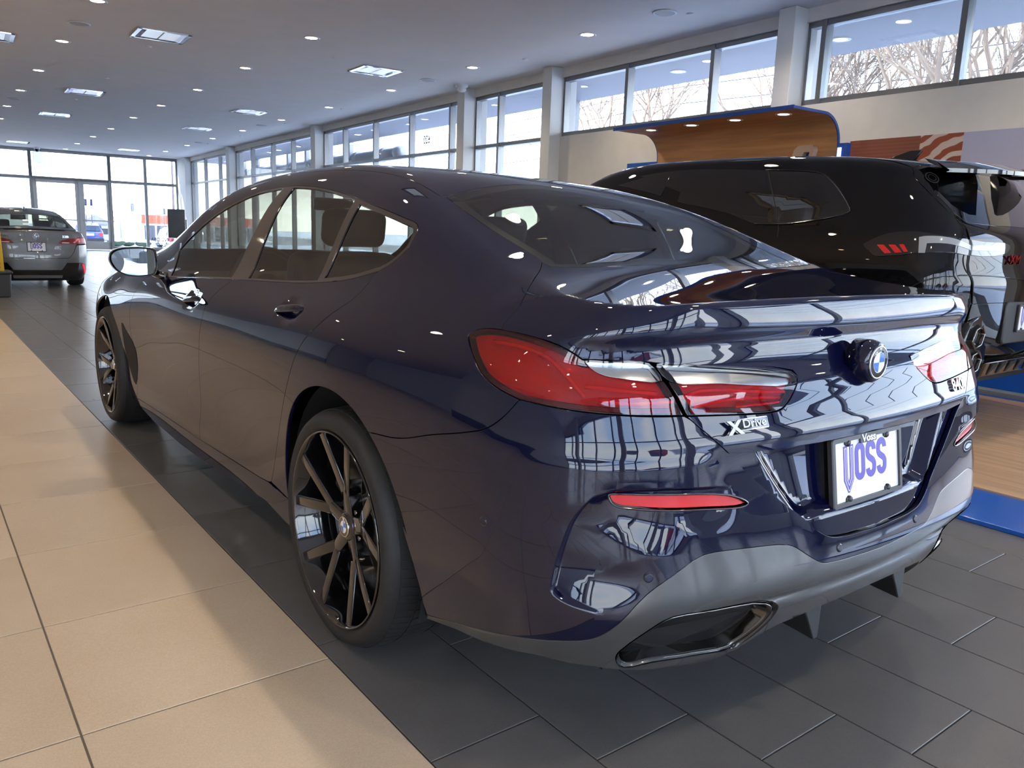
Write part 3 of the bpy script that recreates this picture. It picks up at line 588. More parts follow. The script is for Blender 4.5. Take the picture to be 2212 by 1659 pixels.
def grid_mesh(poly, holes, h, lines=()):
    """triangulate a polygon in the plane with an even inner grid"""
    loops = [resample(poly, h*.8)]+[resample(q, h*.8) for q in holes]
    lo, hi = loops[0].min(0), loops[0].max(0)
    gx, gy = np.meshgrid(np.arange(lo[0]+h/2, hi[0], h), np.arange(lo[1]+h/2, hi[1], h)); gx[1::2] += h/2
    gx, gy = gx.ravel(), gy.ravel(); keep = inpoly(gx, gy, loops[0])
    for q in loops[1:]: keep &= ~inpoly(gx, gy, q)
    gx, gy = gx[keep], gy[keep]; dist = np.full(gx.shape, 1e9)
    for q in loops: dist = np.minimum(dist, polydist(gx, gy, q))
    for q in lines: dist = np.minimum(dist, polydist(gx, gy, q, False))
    keep = dist > h*.45; gx, gy = gx[keep], gy[keep]
    V = np.vstack(loops+list(lines)+[np.stack([gx, gy], -1)]); E = []; b = 0
    for q in loops:
        m = len(q); E += [(b+i, b+(i+1) % m) for i in range(m)]; b += m
    for q in lines:
        m = len(q); E += [(b+i, b+i+1) for i in range(m-1)]; b += m
    r = delaunay_2d_cdt([Vector(p) for p in V], E, [], 0, 1e-7)
    V2 = np.array([p[:] for p in r[0]]); T = np.array([f[:] for f in r[2]])
    c = V2[T].mean(1); k = inpoly(c[:, 0], c[:, 1], loops[0])
    for q in loops[1:]: k &= ~inpoly(c[:, 0], c[:, 1], q)
    return V2, T[k]
def skin(name, P, T, N, mat, parent, skirt=.012, mirrored=False, edge=.0016, **props):
    """surface with exact normals and folded-in edges"""
    P = P.copy(); N = N.copy()
    tn = np.cross(P[T[:, 1]]-P[T[:, 0]], P[T[:, 2]]-P[T[:, 0]]); flip = (tn*N[T[:, 0]]).sum(1) < 0
    T = T.copy(); T[flip] = T[flip][:, ::-1]
    if mirrored: P = mirror(P); N = mirror(N); T = T[:, ::-1]
    V = [P]; NN = [N]; Fc = [tuple(t) for t in T]
    if skirt:
        d = {}
        for t in T:
            for a, b in ((t[0], t[1]), (t[1], t[2]), (t[2], t[0])):
                if (b, a) in d: del d[(b, a)]
                else: d[(a, b)] = 1
        E = np.array(list(d.keys()))
        if len(E):
            out = np.cross(P[E[:, 1]]-P[E[:, 0]], N[E[:, 0]]); out /= np.linalg.norm(out, axis=1, keepdims=True)+1e-12
            vo = np.zeros_like(P); np.add.at(vo, E[:, 0], out); np.add.at(vo, E[:, 1], out); vo /= np.linalg.norm(vo, axis=1, keepdims=True)+1e-12
            ids = np.unique(E); mp = {v: i for i, v in enumerate(ids)}; b1 = len(P); b2 = b1+len(ids)
            V += [P[ids]+vo[ids]*edge*.5-N[ids]*edge, P[ids]+vo[ids]*edge*.5-N[ids]*skirt]
            NN += [(vo[ids]+N[ids]*.3)/np.linalg.norm(vo[ids]+N[ids]*.3, axis=1, keepdims=True), vo[ids]]
            for a, b in E:
                i, j = mp[a], mp[b]; Fc += [(a, b1+i, b1+j, b), (b1+i, b2+i, b2+j, b1+j)]
    V = np.vstack(V); NN = np.vstack(NN); NN /= np.linalg.norm(NN, axis=1, keepdims=True)+1e-12
    me = bpy.data.meshes.new(name); me.from_pydata(V.tolist(), [], Fc); me.polygons.foreach_set('use_smooth', [True]*len(me.polygons))
    me.normals_split_custom_set_from_vertices([tuple(n) for n in NN])
    return link(name, me, mat, parent, **props)
PCACHE = {}
def panel(name, kind, poly, mat, parent, holes=(), h=.016, field=None, skirt=.012, both=False, off=0., gap=.0018, uv=False, lines=(), **props):
    """cut a panel out of the skin along a 3D outline; both=True adds the mirrored twin"""
    field = field or FB; fo = (lambda P, fast=False: field(P, fast)-off) if off else field
    U = np.asarray(poly, float) if uv else rayfrom(kind, poly); H = [np.asarray(q, float) if uv else rayfrom(kind, q) for q in holes]
    if gap: U = inset(U, gap); H = [inset(q, -gap) for q in H]
    V2, T = grid_mesh(U, H, h, [rayfrom(kind, q) for q in lines]); O, D = rays(kind, V2); P = lift(O, D, fo); N = grad(P, fo)
    r = [skin(name, P, T, N, mat, parent, skirt, **props)]
    if both: r.append(skin(name, P, T, N, mat, parent, skirt, mirrored=True, **props))
    return r
def offset_line(pl, d):
    """parallel curve of an open plane polyline"""
    pl = np.asarray(pl, float); t = np.gradient(pl, axis=0); t /= np.linalg.norm(t, axis=1, keepdims=True)+1e-12
    return pl+np.stack([-t[:, 1], t[:, 0]], -1)*d
def onskin(P, kind, field=None, off=0.):
    field = field or F; fo = (lambda P, fast=False: field(P, fast)-off)
    O, D = rays(kind, rayfrom(kind, np.asarray(P, float))); return lift(O, D, fo)
# ---------------------------------------------------------------- the same kind of skin for the other cars
def make_field(hc, cr, yk, zk, wt, gz, gk, front, kbc=.16, kA=.06, rear_pow=4):
    HCx = _nat(*hc); CRx = _nat(*cr); GZx = _nat(*gz); GKx = _nat(*gk); wt = np.array(wt); cy = _nat(yk, np.eye(len(yk))); cz = _nat(zk, np.eye(len(zk)))
    def W(y, z): return ((_wts(cy, y)@wt)*_wts(cz, z)).sum(-1)
    def f(P, fast=False):
        x = np.abs(P[..., 0]); y = P[..., 1]; z = P[..., 2]; c = _ev(CRx, y); h0 = _ev(HCx, y)
        hy = (_ev(HCx, y+.01)-h0)/.01; hx = 2*c*x/.49
        A = (z-h0+c*(x/.7)**2)/np.sqrt(1+hy*hy+hx*hx)
        w = W(y, z); wz = (W(y, z+.01)-w)/.01; B = (x-w)/np.sqrt(1+wz*wz)
        xx = np.minimum(x, 1.1); g = _ev(GKx, z); q = _ev(GZx, z); gzz = (_ev(GZx, z+.01)-q)/.01
        C = (-y-q+g*(xx*xx+.5*xx**4))/np.sqrt(1+(g*(2*xx+2*xx**3))**2+gzz*gzz)
        r = smax(A, smax(B, C, kbc), kA)
        return smax(r, y-(front-.3*xx*xx-.2*xx**4), .15)
    return f
SUV_F = make_field(
    ([-1.4, -1.0, -.7, -.4, 0, .5, 1.2, 1.8, 2.2, 2.6, 2.9, 3.2, 3.9, 4.2], [1.44, 1.56, 1.635, 1.685, 1.72, 1.74, 1.745, 1.72, 1.62, 1.40, 1.2, 1.13, 1.02, .9]),
    ([-1.4, 0, 2, 4.2], [.03, .03, .035, .06]),
    np.array([-1.4, -.9, -.5, 0., 1.5, 2.6, 3.5, 4.2]), np.array([.2, .4, .6, .8, .95, 1.08, 1.18, 1.3, 1.42, 1.55, 1.68, 1.8]),
    [[.74, .80, .84, .85, .85, .83, .80, .74, .68, .60, .50, .40], [.84, .89, .925, .94, .94, .925, .90, .85, .80, .73, .64, .54], [.90, .94, .97, .985, .985, .97, .945, .90, .855, .79, .71, .6],
     [.93, .96, .985, 1., 1., .985, .96, .915, .87, .81, .735, .63], [.93, .95, .97, .99, .995, .985, .955, .91, .87, .81, .74, .64], [.94, .96, .98, .99, .985, .96, .91, .84, .77, .68, .58, .47], [.92, .95, .96, .96, .94, .90, .84, .76, .68, .58, .48, .36], [.70, .72, .73, .72, .70, .66, .6, .52, .44, .36, .26, .2]],
    ([.2, .42, .55, .7, .85, .95, 1.05, 1.15, 1.22, 1.3, 1.42, 1.55, 1.66, 1.8], [.93, 1.01, 1.06, 1.075, 1.08, 1.08, 1.06, 1.045, 1.03, .975, .885, .775, .67, .5]),
    ([.2, .6, 1.1, 1.3, 1.8], [.16, .14, .12, .14, .16]), 4.08, .14, .05)
SED_F = make_field(
    ([-1.4, -1.02, -.95, -.8, -.45, -.2, .1, .5, 1., 1.4, 1.8, 2.2, 2.6, 3., 3.6, 3.9], [.99, 1.045, 1.055, 1.06, 1.10, 1.19, 1.29, 1.385, 1.435, 1.435, 1.38, 1.25, 1.06, .96, .86, .7]),
    ([-1.4, -.5, .5, 1.5, 3.9], [.03, .03, .06, .06, .05]),
    np.array([-1.4, -.9, -.5, 0., 1.5, 2.6, 3.4, 3.9]), np.array([.13, .3, .5, .7, .85, .95, 1.03, 1.15, 1.3, 1.45]),
    [[.68, .74, .78, .78, .75, .71, .66, .55, .42, .3], [.78, .84, .875, .88, .865, .83, .77, .66, .54, .4], [.83, .875, .90, .905, .89, .85, .80, .71, .6, .46], [.85, .885, .905, .91, .895, .85, .80, .73, .64, .5], [.85, .88, .895, .90, .88, .82, .78, .72, .63, .5], [.85, .885, .90, .89, .85, .78, .70, .6, .48, .36], [.82, .86, .87, .84, .77, .68, .58, .46, .34, .2], [.6, .64, .65, .62, .56, .48, .4, .3, .2, .1]],
    ([.13, .25, .4, .55, .7, .8, .9, .98, 1.05, 1.2, 1.45], [.90, 1.0, 1.03, 1.035, 1.02, 1.01, .995, .985, .97, .86, .7]),
    ([.13, .6, 1., 1.45], [.14, .11, .09, .1]), 3.86, .16, .03)
SUV_OUT = {
 'roof': [(-0.768,1.860,1.557), (-0.747,1.585,1.656), (-0.696,1.122,1.713), (-0.424,-0.381,1.676)],
 'dlo': [(-0.779,1.848,1.540), (-0.777,1.552,1.608), (-0.786,1.206,1.636), (-0.790,0.785,1.633), (-0.791,0.361,1.609), (-0.796,-0.035,1.577), (-0.813,-0.130,1.539), (-0.892,-0.342,1.346), (-0.900,-0.343,1.323), (-0.926,-0.113,1.268), (-0.938,0.099,1.244), (-0.940,0.305,1.244), (-0.908,0.729,1.347), (-0.895,1.048,1.389), (-0.784,1.842,1.532)],
 'w1': [(-0.786,1.796,1.538), (-0.787,1.500,1.598), (-0.805,1.205,1.597), (-0.877,1.221,1.434), (-0.808,1.684,1.519)],
 'w2': [(-0.804,1.046,1.606), (-0.800,0.352,1.590), (-0.914,0.166,1.308), (-0.925,0.200,1.281), (-0.923,0.448,1.294), (-0.894,1.040,1.392)],
 'w3': [(-0.804,0.311,1.581), (-0.804,-0.035,1.561), (-0.880,-0.209,1.387), (-0.890,-0.146,1.364), (-0.911,0.133,1.315)],
 'rglass': [(-0.710,-0.589,1.593), (-0.742,-0.642,1.529), (-0.744,-0.768,1.417), (-0.718,-0.866,1.321), (-0.672,-0.927,1.264), (-0.424,-0.981,1.257), (-0.045,-1.005,1.261)],
 'lamp': [(-0.960,-0.493,1.131), (-0.954,-0.511,1.148), (-0.928,-0.620,1.202), (-0.903,-0.762,1.216), (-0.829,-0.901,1.195), (-0.561,-0.997,1.172), (-0.306,-1.031,1.162), (-0.294,-1.035,1.140), (-0.349,-1.035,1.106), (-0.725,-0.973,1.093), (-0.966,-0.588,1.065), (-0.965,-0.537,1.093)],
 'lampw': [(-0.930,-0.808,1.094), (-0.910,-0.791,1.183), (-0.897,-0.817,1.190), (-0.676,-0.976,1.147), (-0.674,-0.981,1.118), (-0.903,-0.836,1.149), (-0.917,-0.839,1.095)],
 'lampw2': [(-0.668,-0.978,1.147), (-0.391,-1.025,1.149), (-0.401,-1.028,1.118), (-0.670,-0.982,1.117)],
 'tri1': [(-0.954,-0.573,1.131), (-0.950,-0.611,1.133), (-0.954,-0.665,1.087), (-0.959,-0.628,1.082)],
 'tri2': [(-0.947,-0.638,1.134), (-0.943,-0.676,1.135), (-0.947,-0.723,1.093), (-0.952,-0.686,1.089)],
 'tri3': [(-0.940,-0.696,1.138), (-0.937,-0.723,1.139), (-0.942,-0.753,1.099), (-0.945,-0.732,1.096)],
 'gap': [(-0.670,-0.932,1.259), (-0.668,-0.978,1.142), (-0.733,-0.972,1.087), (-0.733,-0.986,1.023), (-0.677,-1.014,0.949), (-0.642,-1.017,0.818)],
 'crease': [(-0.953,-0.806,0.904), (-0.935,-0.857,0.940), (-0.124,-1.077,0.959)],
 'fin': [(-0.960,-0.500,1.125), (-0.928,-0.620,1.202)],
 'doorgap': [(-0.792,0.345,1.606), (-0.937,0.121,1.246), (-0.967,0.098,1.160)],
 'exh1': [(-0.642,-1.002,0.616), (-0.610,-1.014,0.661), (-0.544,-1.028,0.665), (-0.516,-1.029,0.613), (-0.548,-1.016,0.573), (-0.607,-1.004,0.575)],
 'plate': [(-0.214,-1.072,0.807), (-0.126,-1.071,0.652)],
 'lowedge': [(-0.518,-0.956,0.401), (-0.165,-0.997,0.399), (0.358,-0.979,0.396)],
 'tl': [(-0.224,-1.042,1.119), (-0.261,-1.033,1.174), (-0.080,-1.021,1.235)],
}
SUV_OUT = {k: np.array(v) for k, v in SUV_OUT.items()}
SED_OUT = {
 'roof': [(-0.166,0.530,1.387), (0.337,0.617,1.389), (0.672,0.096,1.240), (0.733,-0.499,1.055)],
 'glass': [(-0.456,0.008,1.243), (-0.101,0.075,1.282), (0.268,0.122,1.289), (0.579,0.221,1.288), (0.620,0.004,1.226), (0.662,-0.370,1.096), (0.178,-0.487,1.089), (-0.512,-0.492,1.073)],
 'lip': [(-0.561,-0.942,1.025), (-0.113,-0.959,1.048), (0.252,-0.817,1.056), (0.667,-0.909,1.023)],
 'lamp': [(0.352,-0.997,0.799), (0.417,-0.983,0.862), (0.692,-0.937,0.917), (0.834,-0.820,0.931), (0.867,-0.786,0.873), (0.682,-0.954,0.798)],
 'lid': [(0.681,-0.955,0.792), (0.634,-0.974,0.659), (0.565,-0.993,0.571), (0.526,-0.999,0.546), (-0.537,-0.998,0.536)],
 'plate': [(-0.175,-1.004,0.820), (0.171,-1.003,0.827), (0.170,-1.020,0.673), (-0.176,-1.020,0.668)],
 'emb': [(0.002,-0.990,0.940)],
 'blk': [(-0.391,-1.005,0.337), (0.404,-1.004,0.344), (0.496,-1.001,0.464), (0.748,-0.945,0.467), (0.824,-0.884,0.429)],
 'refl': [(0.760,-0.935,0.431), (0.794,-0.912,0.430), (0.810,-0.835,0.269)],
 'low': [(-0.411,-0.934,0.192), (0.441,-0.926,0.188), (0.592,-0.884,0.172)],
 'tyre': [(0.646,-0.842,0.144), (0.793,-0.705,-0.048)],
}
SED_OUT = {k: np.array(v) for k, v in SED_OUT.items()}
# ---------------------------------------------------------------- car materials
def paint(name, base, metal=.55, rough=.28, coat_ior=1.5):
    m = pmat(name, base, rough=rough, metal=metal, coat=1., coat_rough=.008, spec=0. if metal == 0. else .5, coat_ior=coat_ior); return m
NAVY = paint('navy_paint', (.0022, .0034, .021), metal=0., rough=.5, coat_ior=1.6)
GLOSS_BLACK = pmat('gloss_black', (.004, .004, .005), rough=.06, coat=1., coat_rough=.02)
MATT_BLACK = pmat('matt_black', (.006, .006, .007), rough=.8)
GUNMETAL = pmat('gunmetal_grey_paint', (.085, .088, .090), rough=.26, metal=.45, coat=1., coat_rough=.05)
DARK_CHROME = pmat('dark_chrome', (.16, .155, .15), rough=.1, metal=1.)
SILVER = pmat('brushed_silver', (.6, .6, .61), rough=.25, metal=1.)
RUBBER = noisy(pmat('tyre_rubber', (.014, .014, .015), rough=.62), 80, .2, .15)
WHITE = pmat('white_enamel', (.85, .85, .86), rough=.25)
TINT = glassmat('tinted_car_glass', (.50, .52, .47), .04)
TINT_REAR = glassmat('rear_window_glass', (.42, .46, .40), .09)
RED_LENS = glassmat('red_lens', (.72, .02, .02), .05)
CLEAR_LENS = glassmat('clear_lens', (.86, .88, .88), .05)
RED_INNER = pmat('red_reflector', (.62, .012, .010), rough=.25, coat=.5, emis=(.8, .01, .008), emis_s=.0)
RED_DARK = pmat('dark_red_reflector', (.20, .004, .006), rough=.25, coat=.5)
RED_SOLID = pmat('red_reflex', (.62, .01, .012), rough=.2, coat=1.)
# ---------------------------------------------------------------- the large navy car
CAR = thing('sedan', 'large glossy dark navy blue sedan with black spoked wheels, filling the foreground', 'car')
def ch(name, n=4, a=0, b=None): return catmull(OUT[name][a:b], n)
def surf(pts, kind='top', field=None): return onskin(np.array([(*q, 0.) if len(q) == 2 else q for q in pts]), kind, field)
def arcpts(yc, r, a0, a1, n, zc=.345):
    t = np.radians(np.linspace(a0, a1, n)); return surf(np.stack([np.full(n, -.9), yc+r*np.cos(t), zc+r*np.sin(t)], -1), 'side')
RA = .392; FA = .388
rear_arch_side = arcpts(0, RA, -6, 125, 40)
rear_arch_bumper = arcpts(0, RA, 125, 165, 14)
SEAM = catmull(np.vstack([rear_arch_bumper[:1], OUT['seam'][1:]]), 4)
roof_edge = catmull(surf([(-.557, .10), (-.545, .3), (-.538, .6), (-.535, 1.0), (-.53, 1.4), (-.525, 1.68)]), 5)
apillar_in = catmull(surf([(-.525, 1.68), (-.575, 2.0), (-.635, 2.3), (-.69, 2.58), (-.715, 2.74)]), 5)
hood_line = surf([(-.80, 2.50), (-.795, 2.7), (-.785, 2.95), (-.76, 3.2), (-.71, 3.45)])
TO, TI = OUT['tail_outer'], OUT['tail_inner']
tail_o = np.vstack([catmull(TO[:8], 4), catmull(TO[7:10], 4)[1:], catmull(TO[9:13], 3)[1:], catmull(TO[12:20], 4)[1:], ])
tail_o_up = np.vstack([catmull(TO[3:8], 4), catmull(TO[7:10], 4)[1:]])
tail_o_low = catmull(TO[12:17], 4)[::-1]
tail_o_side = catmull(np.vstack([TO[16:20], TO[0:4]]), 4)
side_poly = np.vstack([ch('shut_rd'), rear_arch_side, SEAM[1:], tail_o_side, ch('boot_gap')[1:], ch('glass_left', 3),
                       roof_edge, apillar_in[1:], [hood_line[0]], catmull(OUT['dlo_top'], 4)])
panel('side_panel', 'sec', side_poly, NAVY, CAR, both=True)
dlo_b = catmull(OUT['dlo_bot'], 6)
shut_fr_top = OUT['shut_fr'][0]
rear_top = [q for q in dlo_b if q[1] < shut_fr_top[1]-.01]; front_top = [q for q in dlo_b if q[1] > shut_fr_top[1]+.01 and q[1] < 2.1]
db = OUT['door_bot']
rear_door = np.vstack([rear_top, ch('shut_fr'), db[4:7], ch('shut_rd')[::-1]])
front_door = np.vstack([ch('shut_fr')[::-1], front_top, ch('shut_fd')[1:], db[1:3]])
DOORS = []
for nm, poly in (('rear_door', rear_door), ('front_door', front_door)): DOORS.append(panel(nm, 'sec', poly, NAVY, CAR, both=True))
sill_rear = arcpts(0, RA, -6, -22, 5); sill_front = arcpts(3.023, FA, 194, 186, 4)
sill_poly = np.vstack([db[::-1][1:], [OUT['shut_fd'][-1]], sill_front[::-1], OUT['sill_bot'][::-1][1:-2] if False else OUT['sill_bot'][1:-1], sill_rear[::-1]])
panel('side_skirt', 'sec', sill_poly, NAVY, CAR, both=True)
front_arch = arcpts(3.023, FA, 186, -5, 50)
fender_poly = np.vstack([ch('shut_fd')[::-1], [hood_line[0]], hood_line[1:], surf([(-.9, 3.5, .6), (-.9, 3.5, .35)], 'side'), front_arch[::-1]])
panel('front_fender', 'sec', fender_poly, NAVY, CAR, both=True)
# full-width panels
def full(left): return np.vstack([left, mirror(left)[::-1]])
wind_top = surf([(-.525, 1.68), (-.3, 1.86), (0, 1.92)]); wind_top = catmull(wind_top, 5)
glass_top = catmull(surf([(-.557, .085), (-.42, .17), (-.294, .235), (-.13, .31), (0, .335)]), 4)
glass_bot = catmull(surf([(-.572, -.425), (-.5, -.44), (-.3, -.432), (0, -.42)]), 4)
panel('roof', 'top', full(np.vstack([wind_top[::-1], roof_edge[::-1], glass_top])), NAVY, CAR)
cowl = surf([(-.70, 2.76), (-.4, 2.86), (0, 2.89)])
panel('windshield', 'top', full(np.vstack([wind_top[::-1], apillar_in, cowl])), TINT, CAR, skirt=.004)
hood_front = surf([(-.68, 3.55), (-.5, 3.72), (0, 3.84)])
panel('hood', 'top', full(np.vstack([cowl[::-1], [apillar_in[-1]], hood_line, hood_front])), NAVY, CAR, h=.03)
panel('front_bumper', 'fplan', full(np.vstack([[(0, 3.85, .80)], [(-.5, 3.72, .80)], [(-.70, 3.5, .80)], [(-.88, 3.5, .62)], [(-.9, 3.46, .3)], [(-.8, 3.6, .2)], [(0, 3.9, .2)]])), NAVY, CAR, h=.04)
RGLASS = panel('rear_window', 'top', full(np.vstack([glass_bot[::-1], ch('glass_left')[1:], glass_top])), TINT_REAR, CAR, skirt=.004, gap=.003)
lid_left = np.vstack([glass_bot[::-1][:-1], [OUT['boot_gap'][-1]], ch('boot_gap')[::-1][1:], tail_o_up[1:], catmull(TI[0:4], 4), catmull(TI[3:9], 4)[1:], TI[9:10], ch('lid_edge')[1:], OUT['lid_low'][1:], [(0, -1.013, .728)]])
LID = panel('boot_lid', 'gno', full(lid_left), NAVY, CAR, h=.013)[0]
bump_top = np.vstack([SEAM, tail_o_low[1:], ch('lid_edge')[1:], ch('vee')[1:], [(0, -1.049, .497)]])
bump_bot = np.vstack([rear_arch_bumper[1:], OUT['arch_r'][-4:], ch('bump_low'), [(0, -1.058, .445)]])
REFL = catmull(OUT['reflector'], 4, True)
pk = resample(catmull(POCKET, 6), .008, False)
def rear_lines(pl, ds, sg): return [l for d in ds for l in (onskin(np.stack([-offset_line(pl, d)[:, 0], np.zeros(len(pl)), offset_line(pl, d)[:, 1]], -1), 'rear'),)] + [mirror(onskin(np.stack([-offset_line(pl, d)[:, 0], np.zeros(len(pl)), offset_line(pl, d)[:, 1]], -1), 'rear')) for d in ds]
PKL = []
for d in (.0008, -.0035, -.007, -.0105, -.0145):
    q = offset_line(pk, d); q = np.stack([-np.sin(q[:, 0]/1.1), .1-np.cos(q[:, 0]/1.1), q[:, 1]], -1); PKL += [q, mirror(q)]
BUMPER = panel('rear_bumper', 'plan', full(np.vstack([bump_bot[::-1], bump_top])), NAVY, CAR, h=.010, holes=[REFL, mirror(REFL)], gap=.0012, lines=PKL)[0]
val_left = np.vstack([ch('bump_low'), [(0, -1.058, .445)]])
val_bot = np.vstack([OUT['valbot'][:7], [(-.385, -.99, .285), (-.33, -1.02, .315), (-.2, -1.035, .33), (0, -1.037, .336)]])
EXH = catmull(OUT['exh'], 3, True)
VAL = panel('rear_valance', 'plan', np.vstack([val_bot[::-1], val_left, mirror(val_left)[::-1], mirror(val_bot)]), GUNMETAL, CAR, h=.012, holes=[EXH, mirror(EXH)], gap=.0012)[0]
# lower boot face with the number plate hollow
PP = np.stack([sweep(OUT['pane_pocket'][:, 0], OUT['pane_pocket'][:, 1]), OUT['pane_pocket'][:, 2]], -1); PP[-1, 0] = -.05; PPOLY = np.vstack([catmull(PP, 4), [[-.1, .58], [-.1, .78], [PP[0, 0]+.01, .78]]])
def FL(P, fast=False):
    x = sweep(P[..., 0], P[..., 1]); z = P[..., 2]; f = F(P, fast)
    d = polydist(x.ravel(), z.ravel(), catmull(PP, 4), False).reshape(x.shape); ins = inpoly(x.ravel(), z.ravel(), PPOLY).reshape(x.shape)
    s = np.where(ins, d, -d)
    return f+.014+.034*sstep(-.012, .02, s)
low_left = np.vstack([[(0, -1.012, .745)], [(-.25, -1.0, .745)], [(-.45, -.99, .745)], [(-.54, -.98, .745)], ch('vee')[2:], [(0, -1.049, .490)]])
pp = resample(catmull(PP, 6)[:-8], .008, False)[2:]
pp = pp[pp[:, 0] > .02]; PPL = []
for d in (-.018, -.009, 0., .006, .012):
    q = offset_line(pp, d); q = np.stack([-np.sin(q[:, 0]/1.1), .1-np.cos(q[:, 0]/1.1), q[:, 1]], -1); PPL += [q, mirror(q)]
LIDLOW = panel('boot_lid_lower', 'plan', full(low_left), NAVY, CAR, h=.010, field=FL, gap=0, skirt=.01, lines=PPL)[0]
# lamps
LAMPS = {}
for pol, band, nm in ((tail_o, 'band_o', 'tail_light'), (np.vstack([catmull(TI[0:4], 4), catmull(TI[3:10], 4)[1:], catmull(TI[9:], 3)[1:]]), 'band_i', 'boot_light')):
    B = catmull(OUT[band], 3, True)
    lamps = LAMPS[nm] = panel(nm, 'gno', pol, RED_LENS, CAR, h=.014, field=F, gap=.0028, holes=[B], both=True, skirt=.006)
    clear = panel('clear_strip', 'gno', B, CLEAR_LENS, CAR, h=.014, field=F, gap=.0, both=True, skirt=.003)
    back = panel('reflector_bowl', 'gno', pol, RED_INNER, CAR, h=.02, field=F, off=-.022, gap=.016, both=True, skirt=-.010)
    bb = panel('clear_strip_backing', 'gno', B, SILVER, CAR, h=.02, field=F, off=-.014, gap=.002, both=True, skirt=.002)
    dark = panel('lamp_surround', 'gno', pol, RED_DARK, CAR, h=.02, field=F, off=-.026, gap=.003, both=True, skirt=-.022)
    for k in (0, 1): dark[k].parent = lamps[k]; clear[k].parent = lamps[k]; back[k].parent = lamps[k]; bb[k].parent = lamps[k]
for q in panel('rear_reflector', 'plan', REFL, RED_SOLID, CAR, h=.02, field=F, gap=.004, off=-.006, both=True, skirt=.006): pass
# side glass
dlo = np.vstack([catmull(OUT['dlo_top'], 4)[:-1], catmull(OUT['dlo_bot'], 4)[:-1]]); dlo2 = rayfrom('sec', dlo)
def ln(k): return rayfrom('sec', OUT[k])
din = inset(dlo2, .007)
def pane(l1, l2):
    a, b = ln(l1) if l1 else None, ln(l2) if l2 else None; q = din
    if a is not None: q = clip_half(q, a[1], a[0]) if l1 != 'x' else q
    if b is not None: q = clip_half(q, b[0], b[1])
    return q
cen = lambda q: q.mean(0)
def between(l1, l2):
    """part of the window opening rearward of line l1 and forward of l2"""
    q = din
    if l1:
        a = ln(l1); q1 = clip_half(q, a[0], a[1]); q2 = clip_half(q, a[1], a[0]); q = q1 if cen(q1)[0] < cen(q2)[0] else q2
    if l2:
        a = ln(l2); q1 = clip_half(q, a[0], a[1]); q2 = clip_half(q, a[1], a[0]); q = q1 if cen(q1)[0] > cen(q2)[0] else q2
    return q
panes = [('front_side_window', between('sail', 'bpf')), ('rear_side_window', between('bpr', 'qd1')), ('quarter_window', between('qd2', None))]
qd = panes[2][1]; panes[2] = ('quarter_window', inset(qd, .006))
panel('window_surround', 'sec', dlo2, GLOSS_BLACK, CAR, holes=[q for _, q in panes], uv=True, field=F, gap=.0005, h=.02, both=True, skirt=.008)
for nm, q in panes: panel(nm, 'sec', q, TINT, CAR, uv=True, field=F, off=-.004, gap=-.002, h=.03, both=True, skirt=.0)
# dark printed border of the rear window, light guides, fender vents
rgp = full(np.vstack([glass_bot[::-1], ch('glass_left')[1:], glass_top])); rg2 = rayfrom('top', rgp)
FRIT = pmat('black_frit', (.004, .004, .004), rough=.3)
panel('window_border', 'top', rg2, FRIT, CAR, uv=True, holes=[inset(rg2, .045)], field=F, off=-.004, gap=.002, h=.03, skirt=0)
GUIDE = pmat('red_light_guide', (.85, .06, .05), rough=.2, coat=1.)
for nm, lst in (('tail_light', ('guide_a', 'guide_b', 'guide_c')), ('boot_light', ('guide_d', 'guide_e'))):
    for k in lst:
        q = onskin(catmull(OUT[k], 5), 'gno', F, -.013)
        for s in (0, 1): MB().tube(mirror(q) if s else q, .0045, 8).build('light_guide', GUIDE, LAMPS[nm][s])
rv = onskin(catmull(OUT['reverse'], 5), 'gno', F, -.012)
for s in (0, 1): MB().tube(mirror(rv) if s else rv, .006, 8).build('reversing_strip', SILVER, LAMPS['boot_light'][s])
for o in panel('fender_vent', 'side', catmull(OUT['scoop'], 3, True), MATT_BLACK, CAR, field=F, off=.002, gap=0, h=.03, both=True, skirt=.006): pass
# ---------------------------------------------------------------- wheels (local frame: outer face towards -x, axle along x)
def roundel(parent, r, mats, name='emblem', dx=0.):
    """round badge in the local yz plane facing -x: black ring, letters, blue and white quarters"""
    before = set(parent.children)
    ring = MB().lathe([(0, .002), (r*.97, .002), (r, 0), (r, -.003), (r*.93, -.0042), (r*.90, -.0036)], 40, 'x').build(name+'_ring', mats[0], parent)
    MB().lathe([(0, -.0033), (r*.90, -.0033)], 40, 'x').build(name+'_black', mats[1], parent)
    for k in range(4):
        a0 = math.pi/2*k; v = [(-.0036, 0, 0)]+[(-.0036, r*.58*math.cos(a0+math.pi/2*i/8), r*.58*math.sin(a0+math.pi/2*i/8)) for i in range(9)]
        MB().add(v, [tuple(range(10))]).build(name+('_white' if k % 2 == 0 else '_blue'), mats[3] if k % 2 == 0 else mats[2], parent)
    MB().lathe([(r*.58, -.0035), (r*.60, -.0042), (r*.62, -.0035)], 40, 'x').build(name+'_inner_ring', mats[0], parent)
    for k, c in enumerate('BMW'):
        a = math.radians(128-38*k); me = text_mesh('letter', c, r*.36, .0002, 0., r*.008); o = link(name+'_letter', me, mats[3], parent)
        a = math.pi-a; o.matrix_basis = Matrix(((0, 0, -1, -.0038), (-math.sin(a), -math.cos(a), 0, r*.755*math.cos(a)), (-math.cos(a)*-1, -math.sin(a)*-1, 0, r*.755*math.sin(a)), (0, 0, 0, 1)))
    for o in parent.children:
        if o not in before: o.location.x += dx
    return ring
BADGE_BLUE = pmat('badge_blue', (.02, .16, .55), rough=.2, coat=1.); BADGE_WHITE = pmat('badge_white', (.8, .81, .83), rough=.2, coat=1.)
